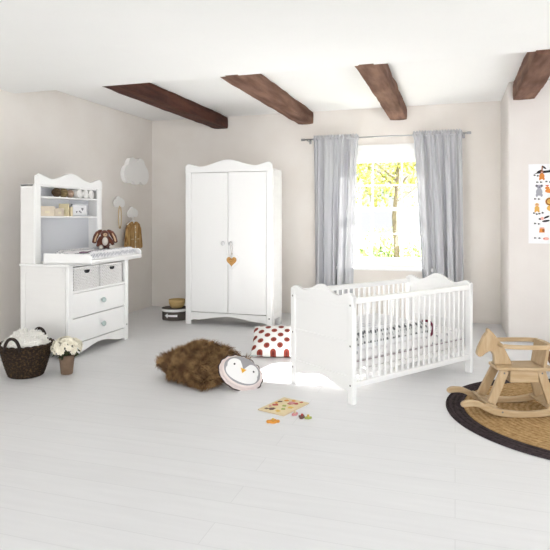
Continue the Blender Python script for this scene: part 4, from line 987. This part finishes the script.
creature('monkey_print', 0.125, PH-0.125, 0.045, (std, 'orange'), [('tail_print', lambda x, z, s_: [('p', [(x-0.006, z+0.04), (x+0.006, z+0.04), (x+0.01, z+0.1), (x-0.002, z+0.1)])], 'brown'), ('face_print', face, 'pink')])
creature('koala_print', 0.1, PH-0.285, 0.055, (std, 'grey'), [('ear_print', ear_l, 'dark_grey'), ('ear_print', ear_r, 'dark_grey'), ('nose_print', lambda x, z, s_: [('o', x, z+s_*0.9, s_*0.09, s_*0.13)], 'black')])
creature('fox_print', 0.205, PH-0.275, 0.05, (lambda x, z, s_: [('o', x, z, s_*1.0, s_*0.45), ('o', x-s_*0.6, z+s_*0.6, s_*0.4, s_*0.3), ('o', x+s_*1.1, z+s_*0.3, s_*0.5, s_*0.2, 0.7)], 'orange'), [('head_print', lambda x, z, s_: [('p', [(x-s_*1.0, z+s_*1.2), (x-s_*0.2, z+s_*1.2), (x-s_*0.6, z+s_*0.85)])], 'red')])
creature('lion_print', 0.2, PH-0.43, 0.058, (lambda x, z, s_: [('o', x, z+s_*0.8, s_*0.75, s_*0.72), ('o', x+s_*0.2, z-s_*0.35, s_*0.7, s_*0.55)], 'ochre'), [('mane_print', lambda x, z, s_: [('o', x, z+s_*0.8, s_*0.7, s_*0.68)], 'brown'), ('face_print', lambda x, z, s_: [('o', x, z+s_*0.8, s_*0.46, s_*0.45)], 'ochre'), ('eye_print', lambda x, z, s_: [('o', x-s_*0.16, z+s_*0.88, s_*0.06, s_*0.06), ('o', x+s_*0.16, z+s_*0.88, s_*0.06, s_*0.06)], 'black')])
creature('bear_print', 0.08, PH-0.455, 0.042, (std, 'ochre'), [('face_print', face, 'pink'), ('eye_print', eyes, 'black')])
creature('panda_print', 0.14, PH-0.56, 0.045, (lambda x, z, s_: [('o', x+s_*0.6, z+s_*0.4, s_*0.7, s_*0.22, 0.45), ('o', x+s_*0.5, z-s_*0.45, s_*0.8, s_*0.24, 0.15), ('o', x-s_*0.7, z, s_*0.3, s_*0.22)], 'black'), [('belly_print', lambda x, z, s_: [('o', x-s_*0.25, z+s_*0.12, s_*0.36, s_*0.36)], 'pink')])
creature('hedgehog_print', 0.125, PH-0.677, 0.042, (lambda x, z, s_: [('p', [(x-s_*0.6, z-s_*0.5), (x+s_*0.6, z-s_*0.5), (x+s_*0.6, z+s_*0.5), (x-s_*0.5, z+s_*0.5)])], 'orange'), [('quill_print', lambda x, z, s_: [('o', x+s_*0.35, z, s_*0.28, s_*0.4)], 'brown'), ('top_print', lambda x, z, s_: [('o', x, z+s_*0.65, s_*0.55, s_*0.14)], 'pink')])
creature('pig_print', 0.165, PH-0.76, 0.03, (lambda x, z, s_: [('o', x, z, s_*0.9, s_*0.5)], 'pink'), [('snout_print', lambda x, z, s_: [('o', x-s_*0.7, z, s_*0.25, s_*0.22)], 'red')])
creature('whale_print', 0.32, PH-0.755, 0.04, (lambda x, z, s_: [('o', x, z, s_*1.1, s_*0.5)], 'pale_green'), [('eye_print', lambda x, z, s_: [('o', x-s_*0.6, z, s_*0.08, s_*0.08)], 'black')])
creature('duck_print', 0.42, PH-0.32, 0.045, (std, 'ochre'), [('eye_print', eyes, 'black')])
creature('elephant_print', 0.44, PH-0.5, 0.055, (std, 'grey'), [('ear_print', ear_l, 'dark_grey'), ('ear_print', ear_r, 'dark_grey')])
# rows of small letter pairs under the animals
b = B()
for (x, z) in ((0.055, PH-0.113), (0.085, PH-0.12), (0.08, PH-0.185), (0.115, PH-0.185), (0.165, PH-0.18), (0.2, PH-0.185), (0.06, PH-0.355), (0.095, PH-0.357), (0.05, PH-0.5), (0.075, PH-0.51), (0.1, PH-0.505), (0.13, PH-0.497), (0.06, PH-0.606), (0.095, PH-0.61), (0.24, PH-0.606), (0.06, PH-0.753), (0.1, PH-0.755), (0.27, PH-0.53), (0.36, PH-0.41), (0.4, PH-0.41), (0.36, PH-0.665), (0.42, PH-0.25)):
    b.disc((x, z), 0.008, 0.0085, 12, -0.0034, t=0.0004); b.box((x+0.011, -0.0036, z-0.001), (0.004, 0.0004, 0.013))
obj('lettering', b, MI['black'], po)
